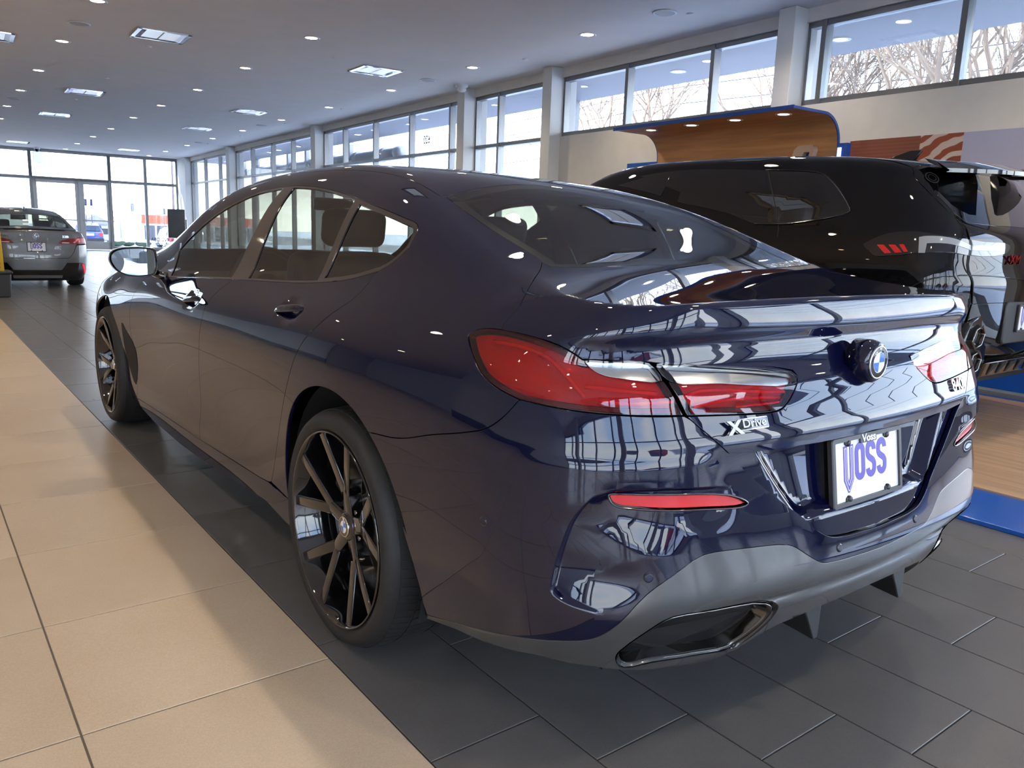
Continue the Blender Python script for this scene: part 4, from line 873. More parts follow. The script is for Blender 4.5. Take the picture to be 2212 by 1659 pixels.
EMB = (CHROME, GLOSS_BLACK, BADGE_BLUE, BADGE_WHITE)
RIM_R, TYRE_R, TW = .262, .336, .275
def make_wheel(parent, loc, mirrored=False, rot=90., rimmat=GLOSS_BLACK):
    W = bpy.data.objects.new('wheel', None); COL.objects.link(W); W.parent = parent; W.location = loc; W.empty_display_size = .1
    if mirrored: W.rotation_euler = (0, 0, math.pi)
    def k(o): return o
    w = TW/2
    prof = [(.264, -w+.028), (.272, -w+.012), (.288, -w+.001), (.302, -w-.003), (.318, -w+.006), (.329, -w+.022), (.334, -w+.045), (.336, -w+.08), (.336, 0), (.336, w-.08), (.334, w-.045), (.329, w-.022), (.31, w-.002), (.285, w), (.262, w-.02), (.255, w-.05), (.255, -w+.05)]
    k(MB().lathe(prof, 96, 'x', closed=True).build('tyre', RUBBER, W))
    # tread: grooves are dark bands, sipes are small raised blocks between them
    tr = MB()
    for band, (x0, x1) in enumerate(((-w+.034, -w+.085), (-.045, .045), (w-.085, w-.034))):
        n = 84 if band != 1 else 60
        for i in range(n):
            a0 = 2*math.pi*(i+.06)/n; a1 = 2*math.pi*(i+.94)/n; sk = .03 if band != 1 else .0
            r0 = .3335 if band != 1 else .3345; r1 = .3385; r1o = .3340 if band != 1 else r1
            def q(r, a, x): return (x, r*math.cos(a), r*math.sin(a))
            ra, rb = (r1o, r1) if band == 0 else ((r1, r1o) if band == 2 else (r1, r1))
            v = [q(r0-.004, a0, x0), q(r0-.004, a1, x0), q(r0, a1+sk, x1), q(r0, a0+sk, x1), q(ra, a0, x0), q(ra, a1, x0), q(rb, a1+sk, x1), q(rb, a0+sk, x1)]
            tr.add(v, [(4, 5, 6, 7), (0, 1, 5, 4), (1, 2, 6, 5), (2, 3, 7, 6), (3, 0, 4, 7)])
    tr.build('tread_blocks', RUBBER, W, kind='stuff')
    # rim barrel and lip
    lip = [(.266, -w+.030), (.276, -w+.014), (.277, -w+.004), (.2745, -w-.0005), (.271, -w+.003), (.267, -w+.014), (.260, -w+.032), (.243, -w+.06), (.236, -.02), (.232, .06), (.240, w-.03), (.262, w-.01), (.258, w-.04), (.25, 0.)]
    MB().lathe(lip, 96, 'x', closed=True).build('rim', rimmat, W)
    # spokes: five Y shapes
    xf = -w+.020
    def seg(mb, p0, p1, w0, w1, x0, x1, dep0, dep1):
        p0 = np.array(p0); p1 = np.array(p1); d = (p1-p0)/np.linalg.norm(p1-p0); n = np.array([-d[1], d[0]])
        secs = []
        for p, ww, x, dp in ((p0, w0, x0, dep0), (p1, w1, x1, dep1)):
            pts = [(x+.004, -1.), (x, -.78), (x, .78), (x+.004, 1.), (x+dp, .55), (x+dp, -.55)]
            secs.append([(xx, p[0]+n[0]*ww*s, p[1]+n[1]*ww*s) for xx, s in pts])
        mb.loft(secs, True, True, False)
    for s in range(5):
        a = math.radians(rot+72*s); e = np.array([math.cos(a), math.sin(a)]); mb = MB()
        seg(mb, e*.028, e*.118, .027, .020, xf+.030, xf+.019, .045, .045)
        for sg in (-1, 1):
            a2 = a+sg*math.radians(17.); b = np.array([math.cos(a2), math.sin(a2)]); nn = np.array([-e[1], e[0]])*sg
            seg(mb, e*.100+nn*.007, b*.268, .0175, .0160, xf+.021, xf-.012, .045, .05)
        mb.build('spoke', rimmat, W, bevel=.0018, seg=2)
    MB().lathe([(0, xf+.021), (.034, xf+.022), (.040, xf+.026), (.046, xf+.036), (.05, xf+.075), (0, xf+.075)], 40, 'x').build('hub', rimmat, W)
    roundel(W, .030, EMB, dx=xf+.021)
    for s in range(5):
        a = math.radians(rot+36+72*s); MB().lathe([(0, xf+.034), (.0075, xf+.034), (.009, xf+.040), (.009, xf+.075)], 10, 'x', (0, .060*math.cos(a), .060*math.sin(a))).build('wheel_bolt', DARK_CHROME, W)
    # valve, brake disc, caliper
    va = math.radians(186); MB().tube([(xf+.055, .236*math.cos(va), .236*math.sin(va)), (xf+.02, .205*math.cos(va), .205*math.sin(va))], [.006, .0045], 10).build('valve', SILVER, W)
    MB().lathe([(.19, .0), (.19, .03), (.10, .03), (.085, -.02), (.06, -.02), (.06, 0), (.10, .0)], 64, 'x', closed=True).build('brake_disc', SILVER, W)
    cal = MB().lathe([(.115, -.035), (.2, -.035), (.208, -.02), (.208, .05), (.115, .05)], 14, 'x', closed=True, a0=math.radians(-35), a1=math.radians(35)).build('brake_caliper', pmat('caliper_grey', (.10, .10, .105), rough=.35), W)
    return W
HX = -.955+TW/2
WHEELS = [make_wheel(CAR, (HX, 0, .337), rot=90), make_wheel(CAR, (HX, 3.023, .337), rot=58), make_wheel(CAR, (-HX, 0, .337), True, 70), make_wheel(CAR, (-HX, 3.023, .337), True, 20)]
# ---------------------------------------------------------------- wheel housings and underside
for yc, rr in ((0, RA), (3.023, FA)):
    for sx in (-1, 1):
        m = MB(); prof = [(rr+.012, .90), (rr+.012, .55), (.05, .55)]
        m.lathe([(a, sx*b) for a, b in prof], 48, 'x', (0, yc, .345), a0=-.36, a1=math.pi+.36)
        m.build('wheel_housing', MATT_BLACK, CAR)
MB().box((-.62, -.75, .17), (.62, 3.7, .22)).box((-.84, .44, .17), (.84, 2.6, .22)).build('underbody', MATT_BLACK, CAR)
# ---------------------------------------------------------------- exhaust tips, diffuser fins, sensors
for sx in (1, -1):
    E3 = EXH.copy(); c = E3.mean(0); m = MB(); rings = []
    base = onskin(E3, 'plan', FB)
    def ring(scale, dy, shift=0.): return [tuple((np.array([(q[0]-c[0])*scale+c[0], q[1]+dy, (q[2]-c[2])*scale+c[2]]))*np.array([sx, 1, 1])) for q in base]
    m.loft([ring(1., -.002), ring(.985, .0), ring(.97, .006), ring(.955, .012)], True, False).build('exhaust_surround', GLOSS_BLACK, CAR)
    MB().loft([ring(.945, .010), ring(.93, .004), ring(.90, .006), ring(.885, .014), ring(.86, .05), ring(.84, .08)], True, False).build('exhaust_tip', DARK_CHROME, CAR)
    MB().loft([ring(.86, .045), ring(.80, .12), ring(.3, .14)], True, True).build('exhaust_inside', SATIN_BLACK, CAR)
for x0 in (-.20, .20):
    y0 = -1.035+.16*x0*x0
    MB().loft([[(x0-.05, y0+.012, .35), (x0+.035, y0+.012, .35), (x0+.035, y0+.20, .34), (x0-.05, y0+.20, .34)], [(x0-.004, y0+.002, .245), (x0+.022, y0+.006, .245), (x0+.022, y0+.18, .26), (x0-.004, y0+.18, .26)]], True, True, False).build('diffuser_fin', SATIN_BLACK, CAR, bevel=.004)
MB().loft([[(-.42, -.95, .32), (.42, -.95, .32), (.42, -.60, .24), (-.42, -.60, .24)], [(-.42, -.95, .35), (.42, -.95, .35), (.42, -.60, .27), (-.42, -.60, .27)]], True, True, False).build('diffuser_floor', SATIN_BLACK, CAR)
def disc_on(P, kind, r, name, mat, parent, field=None, off=.0008, both=True, ringmat=None):
    """small round sensor lying on the skin"""
    P = onskin(np.array([P]), kind, field or FB)[0]; n = grad(np.array([P]), F)[0]
    u = np.cross(n, (0, 0, 1.)); u /= np.linalg.norm(u); v = np.cross(n, u)
    for s in ((1, -1) if both else (1,)):
        M = lambda q: q*np.array([s, 1, 1.])
        rg = lambda rr, h: [tuple(M(P+n*h+rr*(math.cos(t)*u+math.sin(t)*v))) for t in np.linspace(0, 2*math.pi, 24, endpoint=False)]
        MB().loft([rg(r, off-.003), rg(r, off), rg(r*.86, off+.0004)], True, False).build(name+'_gap', SATIN_BLACK, parent)
        MB().loft([rg(r*.86, off-.002), rg(r*.86, off+.0012), rg(r*.7, off+.0015)], True, True).build(name, mat, parent)
for k, kd in enumerate(('plan', 'plan', 'plan')): disc_on(OUT['sens'][k], kd, .0105, 'parking_sensor', NAVY, BUMPER)
# ---------------------------------------------------------------- reflector trims
MB().tube(onskin(catmull(OUT['reflector'], 6, True), 'plan', F)+np.array([0, -.0005, 0]), .0022, 6, closed=True).build('reflector_trim', GLOSS_BLACK, BUMPER)
MB().tube(mirror(onskin(catmull(OUT['reflector'], 6, True), 'plan', F)+np.array([0, -.0005, 0])), .0022, 6, closed=True).build('reflector_trim', GLOSS_BLACK, BUMPER)
# ---------------------------------------------------------------- boot badge, lettering, plate
ec = np.array([0, -.972, .892]); EM = bpy.data.objects.new('boot_emblem', None); COL.objects.link(EM); EM.parent = CAR
EM.location = ec+np.array([0, -.020, 0]); EM.rotation_euler = (math.radians(-14), 0, math.radians(90))
MB().lathe([(0, .055), (.052, .055), (.053, .02), (.050, .006), (.046, .0005), (0, 0)], 48, 'x').build('emblem_pod', NAVY, EM)
roundel(EM, .041, EMB, dx=-.001)
EM.rotation_euler = (0, math.radians(-0.), math.radians(90))
def letters(name, body, height, pos, normal_y, mat, parent, extrude=.0012, tilt=0., xs=1., yaw=0., bold=0., spacing=1.):
    """lettering standing on a rear-facing surface (read from behind the car)"""
    me = text_mesh(name, body, height, extrude, 0., bold, xs, spacing=spacing); o = link(name, me, mat, parent)
    o.location = pos; o.rotation_euler = (math.radians(90)-tilt, 0, yaw); return o
xd = OUT['xdrive'].mean(0); xd = onskin(np.array([xd]), 'gno')[0]
def yaw_at(P): n = grad(np.array([P]), F)[0]; return math.atan2(n[0], -n[1]), math.asin(n[2])
ya, ti = yaw_at(xd)
B0 = MB().prism(rounded_rect(.088, .0215, .002, 3), 0, .0022, 'xy').build('badge_plate', GLOSS_BLACK, LID); B0.location = xd+grad(np.array([xd]), F)[0]*.0006+np.array([.016, 0, .002]); B0.rotation_euler = (math.radians(90)-ti, 0, ya)
B1 = MB().prism(rounded_rect(.091, .0245, .003, 3), 0, .0012, 'xy').build('badge_frame', CHROME, LID); B1.location = B0.location; B1.rotation_euler = B0.rotation_euler
BADGE_SILVER = pmat('badge_silver', (.42, .42, .43), rough=.32, metal=1.)
letters('badge_lettering', 'Drive', .0235, xd+grad(np.array([xd]), F)[0]*.0035+np.array([.017, 0, .0025]), 0, BADGE_SILVER, LID, .0012, ti, 1.35, ya, .0004)
xl = xd+grad(np.array([xd]), F)[0]*.003+np.array([-.049, 0, .0])
for sx, sy in ((1, 1), (-1, 1)):
    o = MB().prism([(-.024*sx, -.015), (-.012*sx, -.015), (.022*sx, .014), (.010*sx, .014)], 0, .003 if sx > 0 else .0034, 'xy').build('badge_cross', BADGE_SILVER, LID); o.location = xl; o.rotation_euler = (math.radians(90)-ti, 0, ya)
bd = onskin(np.array([OUT['badge840'].mean(0)]), 'gno')[0]; ya2, ti2 = yaw_at(bd)
letters('model_lettering', '840i', .048, bd+grad(np.array([bd]), F)[0]*.003, 0, CHROME, LID, .003, ti2, 1.15, ya2, .0006)
# ---------------------------------------------------------------- dealer plate, built as its own thing (screwed on)
PLATE_BLUE = pmat('plate_violet', (.10, .07, .42), rough=.35); PLATE_WHITE = pmat('plate_white', (.82, .83, .86), rough=.35, coat=.3); FRAME_GREY = pmat('plate_frame_plastic', (.045, .046, .048), rough=.38)
def stroke_letter(kind, w, h, t):
    """thick condensed letter as list of polygons in a w x h box, origin at lower left"""
    if kind == 'O':
        out = rounded_rect(w, h, w/2*.98, 8, w/2, h/2); inn = rounded_rect(w-2*t, h-2*t, (w-2*t)/2*.95, 8, w/2, h/2); n = len(out)
        return [[out[i], out[(i+1) % n], inn[(i+1) % n], inn[i]] for i in range(n)]
    if kind == 'S':
        r = (w-t)/2; p = []
        top = [(w/2+r*math.cos(a), h-t/2-r+r*math.sin(a)) for a in np.linspace(-.15, math.pi, 12)]
        bot = [(w/2+r*math.cos(a), t/2+r+r*math.sin(a)) for a in np.linspace(0, -math.pi-.0+.0, 12)]
        mid = [(t/2, h*.64), (w*.32, h*.55), (w*.68, h*.45), (w-t/2, h*.36)]
        line = np.array(top+mid+bot); line = catmull(line, 2); L = offset_line(line, t/2); R = offset_line(line, -t/2)
        return [[tuple(L[i]), tuple(L[i+1]), tuple(R[i+1]), tuple(R[i])] for i in range(len(line)-1)]
def make_plate(parent, loc, tilt, yaw=0., scale=1., name='licence_plate', top_text='voss'):
    R = bpy.data.objects.new(name, None); COL.objects.link(R); R.parent = parent; R.location = loc; R.rotation_euler = (math.radians(90)-tilt, 0, yaw); R.scale = (scale,)*3
    W, H = .306, .154
    MB().prism(rounded_rect(W, H, .006, 3), -.001, .0015, 'xy').build('plate', PLATE_WHITE, R)
    fr = MB(); o = rounded_rect(W+.014, H+.014, .008, 4); i_ = rounded_rect(W-.012, H-.010, .003, 4); n = len(o)
    # slim frame, deeper along the upper edge
    i_ = [(x, y-.012 if y > 0 and abs(x) > .05 and abs(x) < .1 else y) for x, y in i_]
    v = [(x, y, -.006) for x, y in o]+[(x, y, .005) for x, y in o]+[(x*.985, y*.985, .0075) for x, y in o]+[(x, y, .0075) for x, y in i_]+[(x, y, .001) for x, y in i_]
    f = [(k*n+a, k*n+(a+1) % n, (k+1)*n+(a+1) % n, (k+1)*n+a) for k in range(4) for a in range(n)]
    fr.add(v, f).build('plate_frame', FRAME_GREY, R)
    for sx, sy in ((-.089, .067), (.089, .067), (-.089, -.067), (.089, -.067)):
        MB().lathe([(0, .0095), (.006, .009), (.0085, .006), (.0085, .0)], 12, 'z', (sx, sy, 0)).build('screw_cap', SATIN_BLACK, R)
        MB().prism(rounded_rect(.024, .02, .004, 3, sx, sy+(.006 if sy > 0 else -.006)), .001, .006, 'xy').build('frame_tab', FRAME_GREY, R)
    # big letters: outlined V with a long tail, solid OSS
    z0, z1 = .0015, .0024
    vm = MB(); x0 = -.106
    def vy(y): return (y if y > 0 else y*.62)-.022
    ov = [(0, .082), (.017, .083), (.017, .005), (.0215, -.008), (.027, .006), (.027, .0835), (.044, .084), (.044, -.002), (.024, -.050), (.018, -.050), (0, .0)]
    # drawn as two nested shells: violet outline, white core, violet hair line
    vm.prism([(x0+x, vy(y)) for x, y in ov], z0, z1, 'xy').build('letter', PLATE_BLUE, R)
    core = [(.0045, .0775), (.0125, .078), (.0125, .004), (.0215, -.020), (.0315, .004), (.0315, .079), (.0395, .0795), (.0395, -.001), (.0228, -.0435), (.0192, -.0435), (.0045, .001)]
    MB().prism([(x0+x, vy(y)) for x, y in core], z1, z1+.0004, 'xy').build('letter_core', PLATE_WHITE, R)
    hair = [(.0065, .0755), (.0105, .076), (.0105, .0035), (.0212, -.026), (.0335, .0035), (.0335, .077), (.0375, .0775), (.0375, -.0), (.0222, -.0395), (.0198, -.0395), (.0065, .0015)]
    MB().prism([(x0+x, vy(y)) for x, y in hair], z1+.0004, z1+.0008, 'xy').build('letter_line', PLATE_BLUE, R)
    for j, k in enumerate('OSS'):
        m = MB()
        for q in stroke_letter(k, .046, .092, .0165):
            m.prism([(x0+.050+j*.0505+x, y-.030) for x, y in q], z0, z1, 'xy')
        m.build('letter', PLATE_BLUE, R)
    # raised small letters on the frame
    MB().prism(rounded_rect(.072, .022, .004, 3, 0, .071), .004, .0078, 'xy').build('frame_badge', FRAME_GREY, R)
    o = link('frame_lettering', text_mesh('frame_lettering', 'Voss', .026, .0006, 0., .0007, 1.25), WHITE, R); o.location = (0, .071, .0084)
    return R
holder = MB().prism(rounded_rect(.312, .165, .006, 3), -.03, -.006, 'xy').build('plate_holder', SATIN_BLACK, CAR); holder.location = (0, -.985, .634); holder.rotation_euler = (math.radians(90-9), 0, 0)
make_plate(CAR, (0, -.997, .636), math.radians(9))
# ---------------------------------------------------------------- door handles
for k, (cy, cz, ry, rz) in enumerate(HANDLES):
    for s in (0, 1):
        pts = np.array([(-.9, cy+t*(ry*1.02), cz-t*.012+.004) for t in np.linspace(-1, 1, 13)]); sk = onskin(pts, 'side', F); nn = grad(sk, F); secs = []
        for i, (q, n) in enumerate(zip(sk, nn)):
            t = -1+2*i/12; e = max(.16, (1-abs(t)**3.2)); hh = .0145*e**.6; th = .0085*e**.5; lift_ = .0105*(1-abs(t)**4)-.004
            up = np.array([0, 0, 1.]); up = up-n*(up@n); up /= np.linalg.norm(up)
            secs.append([tuple((q+n*(lift_+th*math.cos(a)*(1.1 if math.cos(a) > 0 else .7))+up*hh*math.sin(a))*(np.array([-1, 1, 1]) if s else 1)) for a in np.linspace(0, 2*math.pi, 14, endpoint=False)])
        MB().loft(secs, True, True).build('door_handle', NAVY, DOORS[k][s])
# ---------------------------------------------------------------- mirrors
MIRROR = pmat('mirror_glass', (.86, .93, .91), rough=.0, metal=1.)
for s in (1, -1):
    G = bpy.data.objects.new('side_mirror', None); COL.objects.link(G); G.parent = CAR
    loc = np.array([-.985*s, 2.06, .967]); G.location = loc; G.rotation_euler = (math.radians(-2*0), 0, math.radians(-8*s))
    base = np.array([(-.104, .012), (-.096, .045), (-.06, .064), (0, .071), (.06, .070), (.092, .062), (.099, .035), (.100, -.02), (.088, -.054), (.05, -.064), (0, -.066), (-.045, -.058), (-.082, -.032)])*np.array([s, 1])
    ol = catmull(base, 4, True)
    def rg(sc, y, dx=0., dz=0.): return [(x*sc+dx*s, y, z*sc+dz) for x, z in ol]
    MB().loft([rg(.90, -.004), rg(.955, -.012), rg(.985, -.014), rg(1.0, -.008), rg(1.01, .02), rg(.98, .055), rg(.86, .09), rg(.6, .115), rg(.2, .125)], True, True).build('mirror_housing', GLOSS_BLACK, G)
    mg = MB().loft([rg(.885, -.0055), rg(.88, -.0062)], True, True).build('mirror_glass', MIRROR, G)
    arm = [(.085*s, .03, -.045), (.12*s, .02, -.062), (.165*s, .01, -.066)]
    MB().tube(arm, [.022, .019, .022], 12).build('mirror_arm', GLOSS_BLACK, G)
# triangular sail in front of the front window
# ---------------------------------------------------------------- aerial fin on the roof edge, boot notches
# ---------------------------------------------------------------- cabin
LEATHER = noisy(pmat('black_leather', (.02, .019, .018), rough=.45), 60, .2, .2); CARPET = pmat('cabin_trim', (.012, .012, .012), rough=.7); HEADLINER = pmat('headliner', (.05, .048, .046), rough=.9)
def cushion(name, lo, hi, parent, mat=LEATHER, tilt=0., r=.05):
    c = [(a+b)/2 for a, b in zip(lo, hi)]; h = [(b-a)/2 for a, b in zip(lo, hi)]
    o = MB().box([-q for q in h], h).build(name, mat, parent, bevel=min(r, min(h)*.9), seg=4); o.location = c; o.rotation_euler = (tilt, 0, 0); return o
for x in (-.37, .37):
    S = bpy.data.objects.new('front_seat', None); COL.objects.link(S); S.parent = CAR
    cushion('seat_base', (x-.25, 1.25, .35), (x+.25, 1.75, .52), S); cushion('seat_back', (x-.24, 1.08, .50), (x+.24, 1.24, 1.06), S, tilt=math.radians(12)); cushion('headrest', (x-.135, 1.00, 1.085), (x+.135, 1.09, 1.235), S, tilt=math.radians(10), r=.04)
    S = bpy.data.objects.new('rear_seat', None); COL.objects.link(S); S.parent = CAR
    cushion('seat_base', (x-.28, .30, .36), (x+.28, .80, .52), S); cushion('seat_back', (x-.27, .12, .48), (x+.27, .30, .97), S, tilt=math.radians(20)); cushion('headrest', (x-.13, .045, .975), (x+.13, .13, 1.09), S, tilt=math.radians(15), r=.04)
cushion('centre_console', (-.13, 1.2, .35), (.13, 2.1, .66), CAR, CARPET, r=.03); cushion('dashboard', (-.72, 2.1, .55), (.72, 2.62, .90), CAR, CARPET, r=.06)
cushion('parcel_shelf', (-.60, -.42, .985), (.60, .10, 1.005), CAR, CARPET, r=.008)
MB().box((-.76, -.4, .22), (.76, 2.7, .30)).build('cabin_floor', CARPET, CAR)
st = np.array([-.38, 1.98, .86]); MB().tube([(st[0]+.185*math.cos(a), st[1]+.05*math.sin(a), st[2]+.178*math.sin(a)) for a in np.linspace(0, 2*math.pi, 32, endpoint=False)], .015, 10, closed=True).lathe([(0, .0), (.06, .01), (.065, .04), (0, .045)], 20, 'y', tuple(st)).box((-.545, 1.985, .85), (-.215, 2.005, .875)).build('steering_wheel', LEATHER, CAR)
cushion('rear_view_mirror', (-.11, 2.02, 1.245), (.11, 2.05, 1.31), CAR, GLOSS_BLACK, r=.012)
# ---------------------------------------------------------------- wood and blue display area under the black car
def wood_mat(name, c1, c2, rough=.35, scale=(1., .06, 1.), freq=14.):
    m = pmat(name, c1, rough=rough); N, L = nodes_of(m); b = N['Principled BSDF']; tc = N.new('ShaderNodeTexCoord'); mp = N.new('ShaderNodeMapping'); mp.inputs['Scale'].default_value = scale
    oi = N.new('ShaderNodeObjectInfo'); ad = N.new('ShaderNodeVectorMath'); ad.operation = 'ADD'; mu = N.new('ShaderNodeMath'); mu.operation = 'MULTIPLY'; mu.inputs[1].default_value = 23.; L.new(oi.outputs['Random'], mu.inputs[0]); L.new(tc.outputs['Object'], mp.inputs[0]); L.new(mp.outputs[0], ad.inputs[0]); L.new(mu.outputs[0], ad.inputs[1])
    nz = N.new('ShaderNodeTexNoise'); nz.inputs['Scale'].default_value = freq; nz.inputs['Detail'].default_value = 8; nz.inputs['Roughness'].default_value = .6; nz.inputs['Distortion'].default_value = .6; L.new(ad.outputs[0], nz.inputs['Vector'])
    rp = N.new('ShaderNodeValToRGB'); rp.color_ramp.elements[0].position = .3; rp.color_ramp.elements[0].color = (*c2, 1); rp.color_ramp.elements[1].position = .68; rp.color_ramp.elements[1].color = (*c1, 1); L.new(nz.outputs[0], rp.inputs[0]); L.new(rp.outputs[0], b.inputs['Base Color']); return m
OAK = wood_mat('oak_floor', (.50, .33, .19), (.33, .20, .11), .38); TEAK = wood_mat('teak_panel', (.62, .30, .115), (.40, .175, .062), .42, (1., .10, 1.5), 9.)
BLUE = pmat('signal_blue', (.012, .095, .42), rough=.28, coat=.4)
PLT = thing('display_platform', 'low blue bordered wooden display floor under the black car', 'platform')
MB().box((1.76, -3.2, 0), (5.05, 6.0, .022)).build('blue_base', BLUE, PLT, bevel=.004)
for k in range(15):
    MB().box((2.24+k*.18, -2.7, .022), (2.24+(k+1)*.18-.0015, 5.5, .030)).build('plank', OAK, PLT)
struct('trim_2', MB().box((XW-.03, -.48, .03), (XW-.001, 2.6, .42)), BLUE)
CAN = thing('display_canopy', 'curved teak wall panel with blue edge and four lit spotlights', 'display panel'); CAN.rotation_euler = ROT
prof = [(4.42, 2.365)]+[(4.87+.27*math.sin(a), 2.095+.27*math.cos(a)) for a in np.linspace(0, math.pi/2, 14)]+[(5.14, .03)]
inn = [(4.42, 2.34)]+[(4.87+.245*math.sin(a), 2.095+.245*math.cos(a)) for a in np.linspace(0, math.pi/2, 14)]+[(5.115, .03)]
y0, y1 = 2.65, 5.05
def sheet(pr, ya, yb): return [(x, ya, z) for x, z in pr]+[(x, yb, z) for x, z in pr]
n = len(prof); m = MB(); m.add(sheet(inn, y0+.012, y1-.012), [(i, i+1, n+i+1, n+i) for i in range(n-1)], True); m.build('teak_face', TEAK, CAN)
m = MB(); v = sheet(prof, y0, y1); m.add(v, [(i, i+1, n+i+1, n+i) for i in range(n-1)], True)
for ya, yb in ((y0, y0+.012), (y1-.012, y1)):
    m.add(sheet(prof, ya, ya)[:n]+sheet(inn, ya, ya)[:n]+sheet(prof, yb, yb)[:n]+sheet(inn, yb, yb)[:n], [(i, i+1, n+i+1, n+i) for i in range(n-1)]+[(2*n+i, 2*n+i+1, 3*n+i+1, 3*n+i) for i in range(n-1)]+[(n+i, n+i+1, 3*n+i+1, 3*n+i) for i in range(n-1)])
m.box((4.41, y0, 2.335), (4.425, y1, 2.37)); m.build('blue_edge', BLUE, CAN)
for yy in (2.93, 3.50, 4.08, 4.68):
    f = bpy.data.objects.new('spotlight', None); COL.objects.link(f); f.parent = CAN; f.location = (4.64, yy, 2.339)
    MB().lathe([(.05, .0), (.052, -.004), (.075, -.005), (.078, 0)], 24).build('spot_ring', LAMP_TRIM, f); MB().lathe([(0, -.002), (.051, -.002)], 20).build('spot_bulb', LAMP_ON, f)
    l = bpy.data.lights.new('canopy_spot', 'SPOT'); l.energy = 14; l.spot_size = 1.7; l.spot_blend = .7; l.color = (1, .85, .65); l.shadow_soft_size = .03; lo = bpy.data.objects.new('beam', l); COL.objects.link(lo); lo.parent = f; lo.location = (0, 0, -.01)
# raised logo on the teak: slanted rounded letter with an opening
lg = MB(); sl = .28
def slant(P): return [(y-sl*(z-1.75), z) for y, z in P]
o_ = slant(rounded_rect(.23, .30, .06, 5, 3.06, 1.95)); i_ = slant(rounded_rect(.07, .09, .01, 5, 3.02, 1.99)); q = len(o_)
vv = [(5.05, y, z) for y, z in o_]+[(5.05, y, z) for y, z in i_]+[(5.113, y, z) for y, z in o_]+[(5.113, y, z) for y, z in i_]
lg.add(vv, [(k, (k+1) % q, q+(k+1) % q, q+k) for k in range(q)]+[(k, (k+1) % q, 2*q+(k+1) % q, 2*q+k) for k in range(q)]+[(q+k, q+(k+1) % q, 3*q+(k+1) % q, 3*q+k) for k in range(q)])
lg.build('logo_letter', pmat('logo_tan', (.55, .40, .28), rough=.45), CAN); MB().prism(i_, 5.105, 5.113, 'yz').build('logo_opening', BLUE, CAN)
t = thing('blue_wall_panel', 'plain blue panel on the wall beside the teak canopy', 'wall panel'); t.rotation_euler = ROT
MB().box((5.28, 5.15, .03), (5.34, 5.75, 2.08)).build('panel_board', BLUE, t, bevel=.004)
t = thing('light_strip', 'vertical glowing blue light strip between the canopy and the mural', 'light strip'); t.rotation_euler = ROT
MB().box((5.10, 2.55, .03), (5.17, 2.64, 2.10)).build('strip_body', BLUE, t); MB().box((5.09, 2.60, .1), (5.102, 2.635, 2.06)).build('strip_tube', pmat('strip_glow', (.5, .5, 1), emis=(.42, .45, 1), emis_s=2.2), t)
# mural: a printed house front under a pale sky
def mural_mat():
    m = pmat('mural_print', (.5, .5, .6), rough=.5); N, L = nodes_of(m); b = N['Principled BSDF']; tc = N.new('ShaderNodeTexCoord'); s = N.new('ShaderNodeSeparateXYZ'); L.new(tc.outputs['Generated'], s.inputs[0])
    wv = N.new('ShaderNodeTexWave'); wv.bands_direction = 'Z'; wv.inputs['Scale'].default_value = 17.; wv.inputs['Distortion'].default_value = .2; L.new(tc.outputs['Generated'], wv.inputs['Vector'])
    r1 = N.new('ShaderNodeValToRGB'); r1.color_ramp.elements[0].color = (.11, .025, .014, 1); r1.color_ramp.elements[0].position = .1; r1.color_ramp.elements[1].color = (.22, .055, .03, 1); r1.color_ramp.elements[1].position = .4; L.new(wv.outputs[0], r1.inputs[0])
    br = N.new('ShaderNodeTexBrick'); br.inputs['Scale'].default_value = 3.2; br.inputs['Color1'].default_value = (.05, .02, .015, 1); br.inputs['Color2'].default_value = (.2, .06, .03, 1); br.inputs['Mortar'].default_value = (.30, .10, .06, 1); br.inputs['Mortar Size'].default_value = .05; br.offset = 0.
    mpb = N.new('ShaderNodeMapping'); mpb.inputs['Rotation'].default_value = (math.radians(90), 0, math.radians(90)); L.new(tc.outputs['Generated'], mpb.inputs[0]); L.new(mpb.outputs[0], br.inputs['Vector'])
    a = N.new('ShaderNodeMixRGB'); a.inputs[0].default_value = .55; L.new(r1.outputs[0], a.inputs[1]); L.new(br.outputs[0], a.inputs[2])
    # white braces between house and sky
    w2 = N.new('ShaderNodeTexWave'); w2.bands_direction = 'DIAGONAL'; w2.inputs['Scale'].default_value = 9.; w2.inputs['Distortion'].default_value = 5.; L.new(tc.outputs['Generated'], w2.inputs['Vector'])
    r2 = N.new('ShaderNodeValToRGB'); r2.color_ramp.elements[0].color = (.30, .07, .03, 1); r2.color_ramp.elements[0].position = .45; r2.color_ramp.elements[1].color = (.62, .50, .42, 1); r2.color_ramp.elements[1].position = .6; L.new(w2.outputs[0], r2.inputs[0])
    sky = N.new('ShaderNodeValToRGB'); sky.color_ramp.elements[0].color = (.62, .52, .50, 1); sky.color_ramp.elements[1].color = (.46, .46, .60, 1); L.new(s.outputs['Z'], sky.inputs[0])
    def step(edge, hi):
        g = N.new('ShaderNodeMath'); g.operation = 'GREATER_THAN'; g.inputs[1].default_value = edge; L.new(s.outputs['Y'], g.inputs[0]); return g
    g1 = step(.66, 1); g2 = step(.78, 1)
    x1 = N.new('ShaderNodeMixRGB'); L.new(g1.outputs[0], x1.inputs[0]); L.new(sky.outputs[0], x1.inputs[1]); L.new(r2.outputs[0], x1.inputs[2])
    x2 = N.new('ShaderNodeMixRGB'); L.new(g2.outputs[0], x2.inputs[0]); L.new(x1.outputs[0], x2.inputs[1]); L.new(a.outputs[0], x2.inputs[2]); L.new(x2.outputs[0], b.inputs['Base Color']); return m
t = thing('mural', 'large printed wall picture of a red wooden house under pale sky', 'wall picture'); t.rotation_euler = ROT
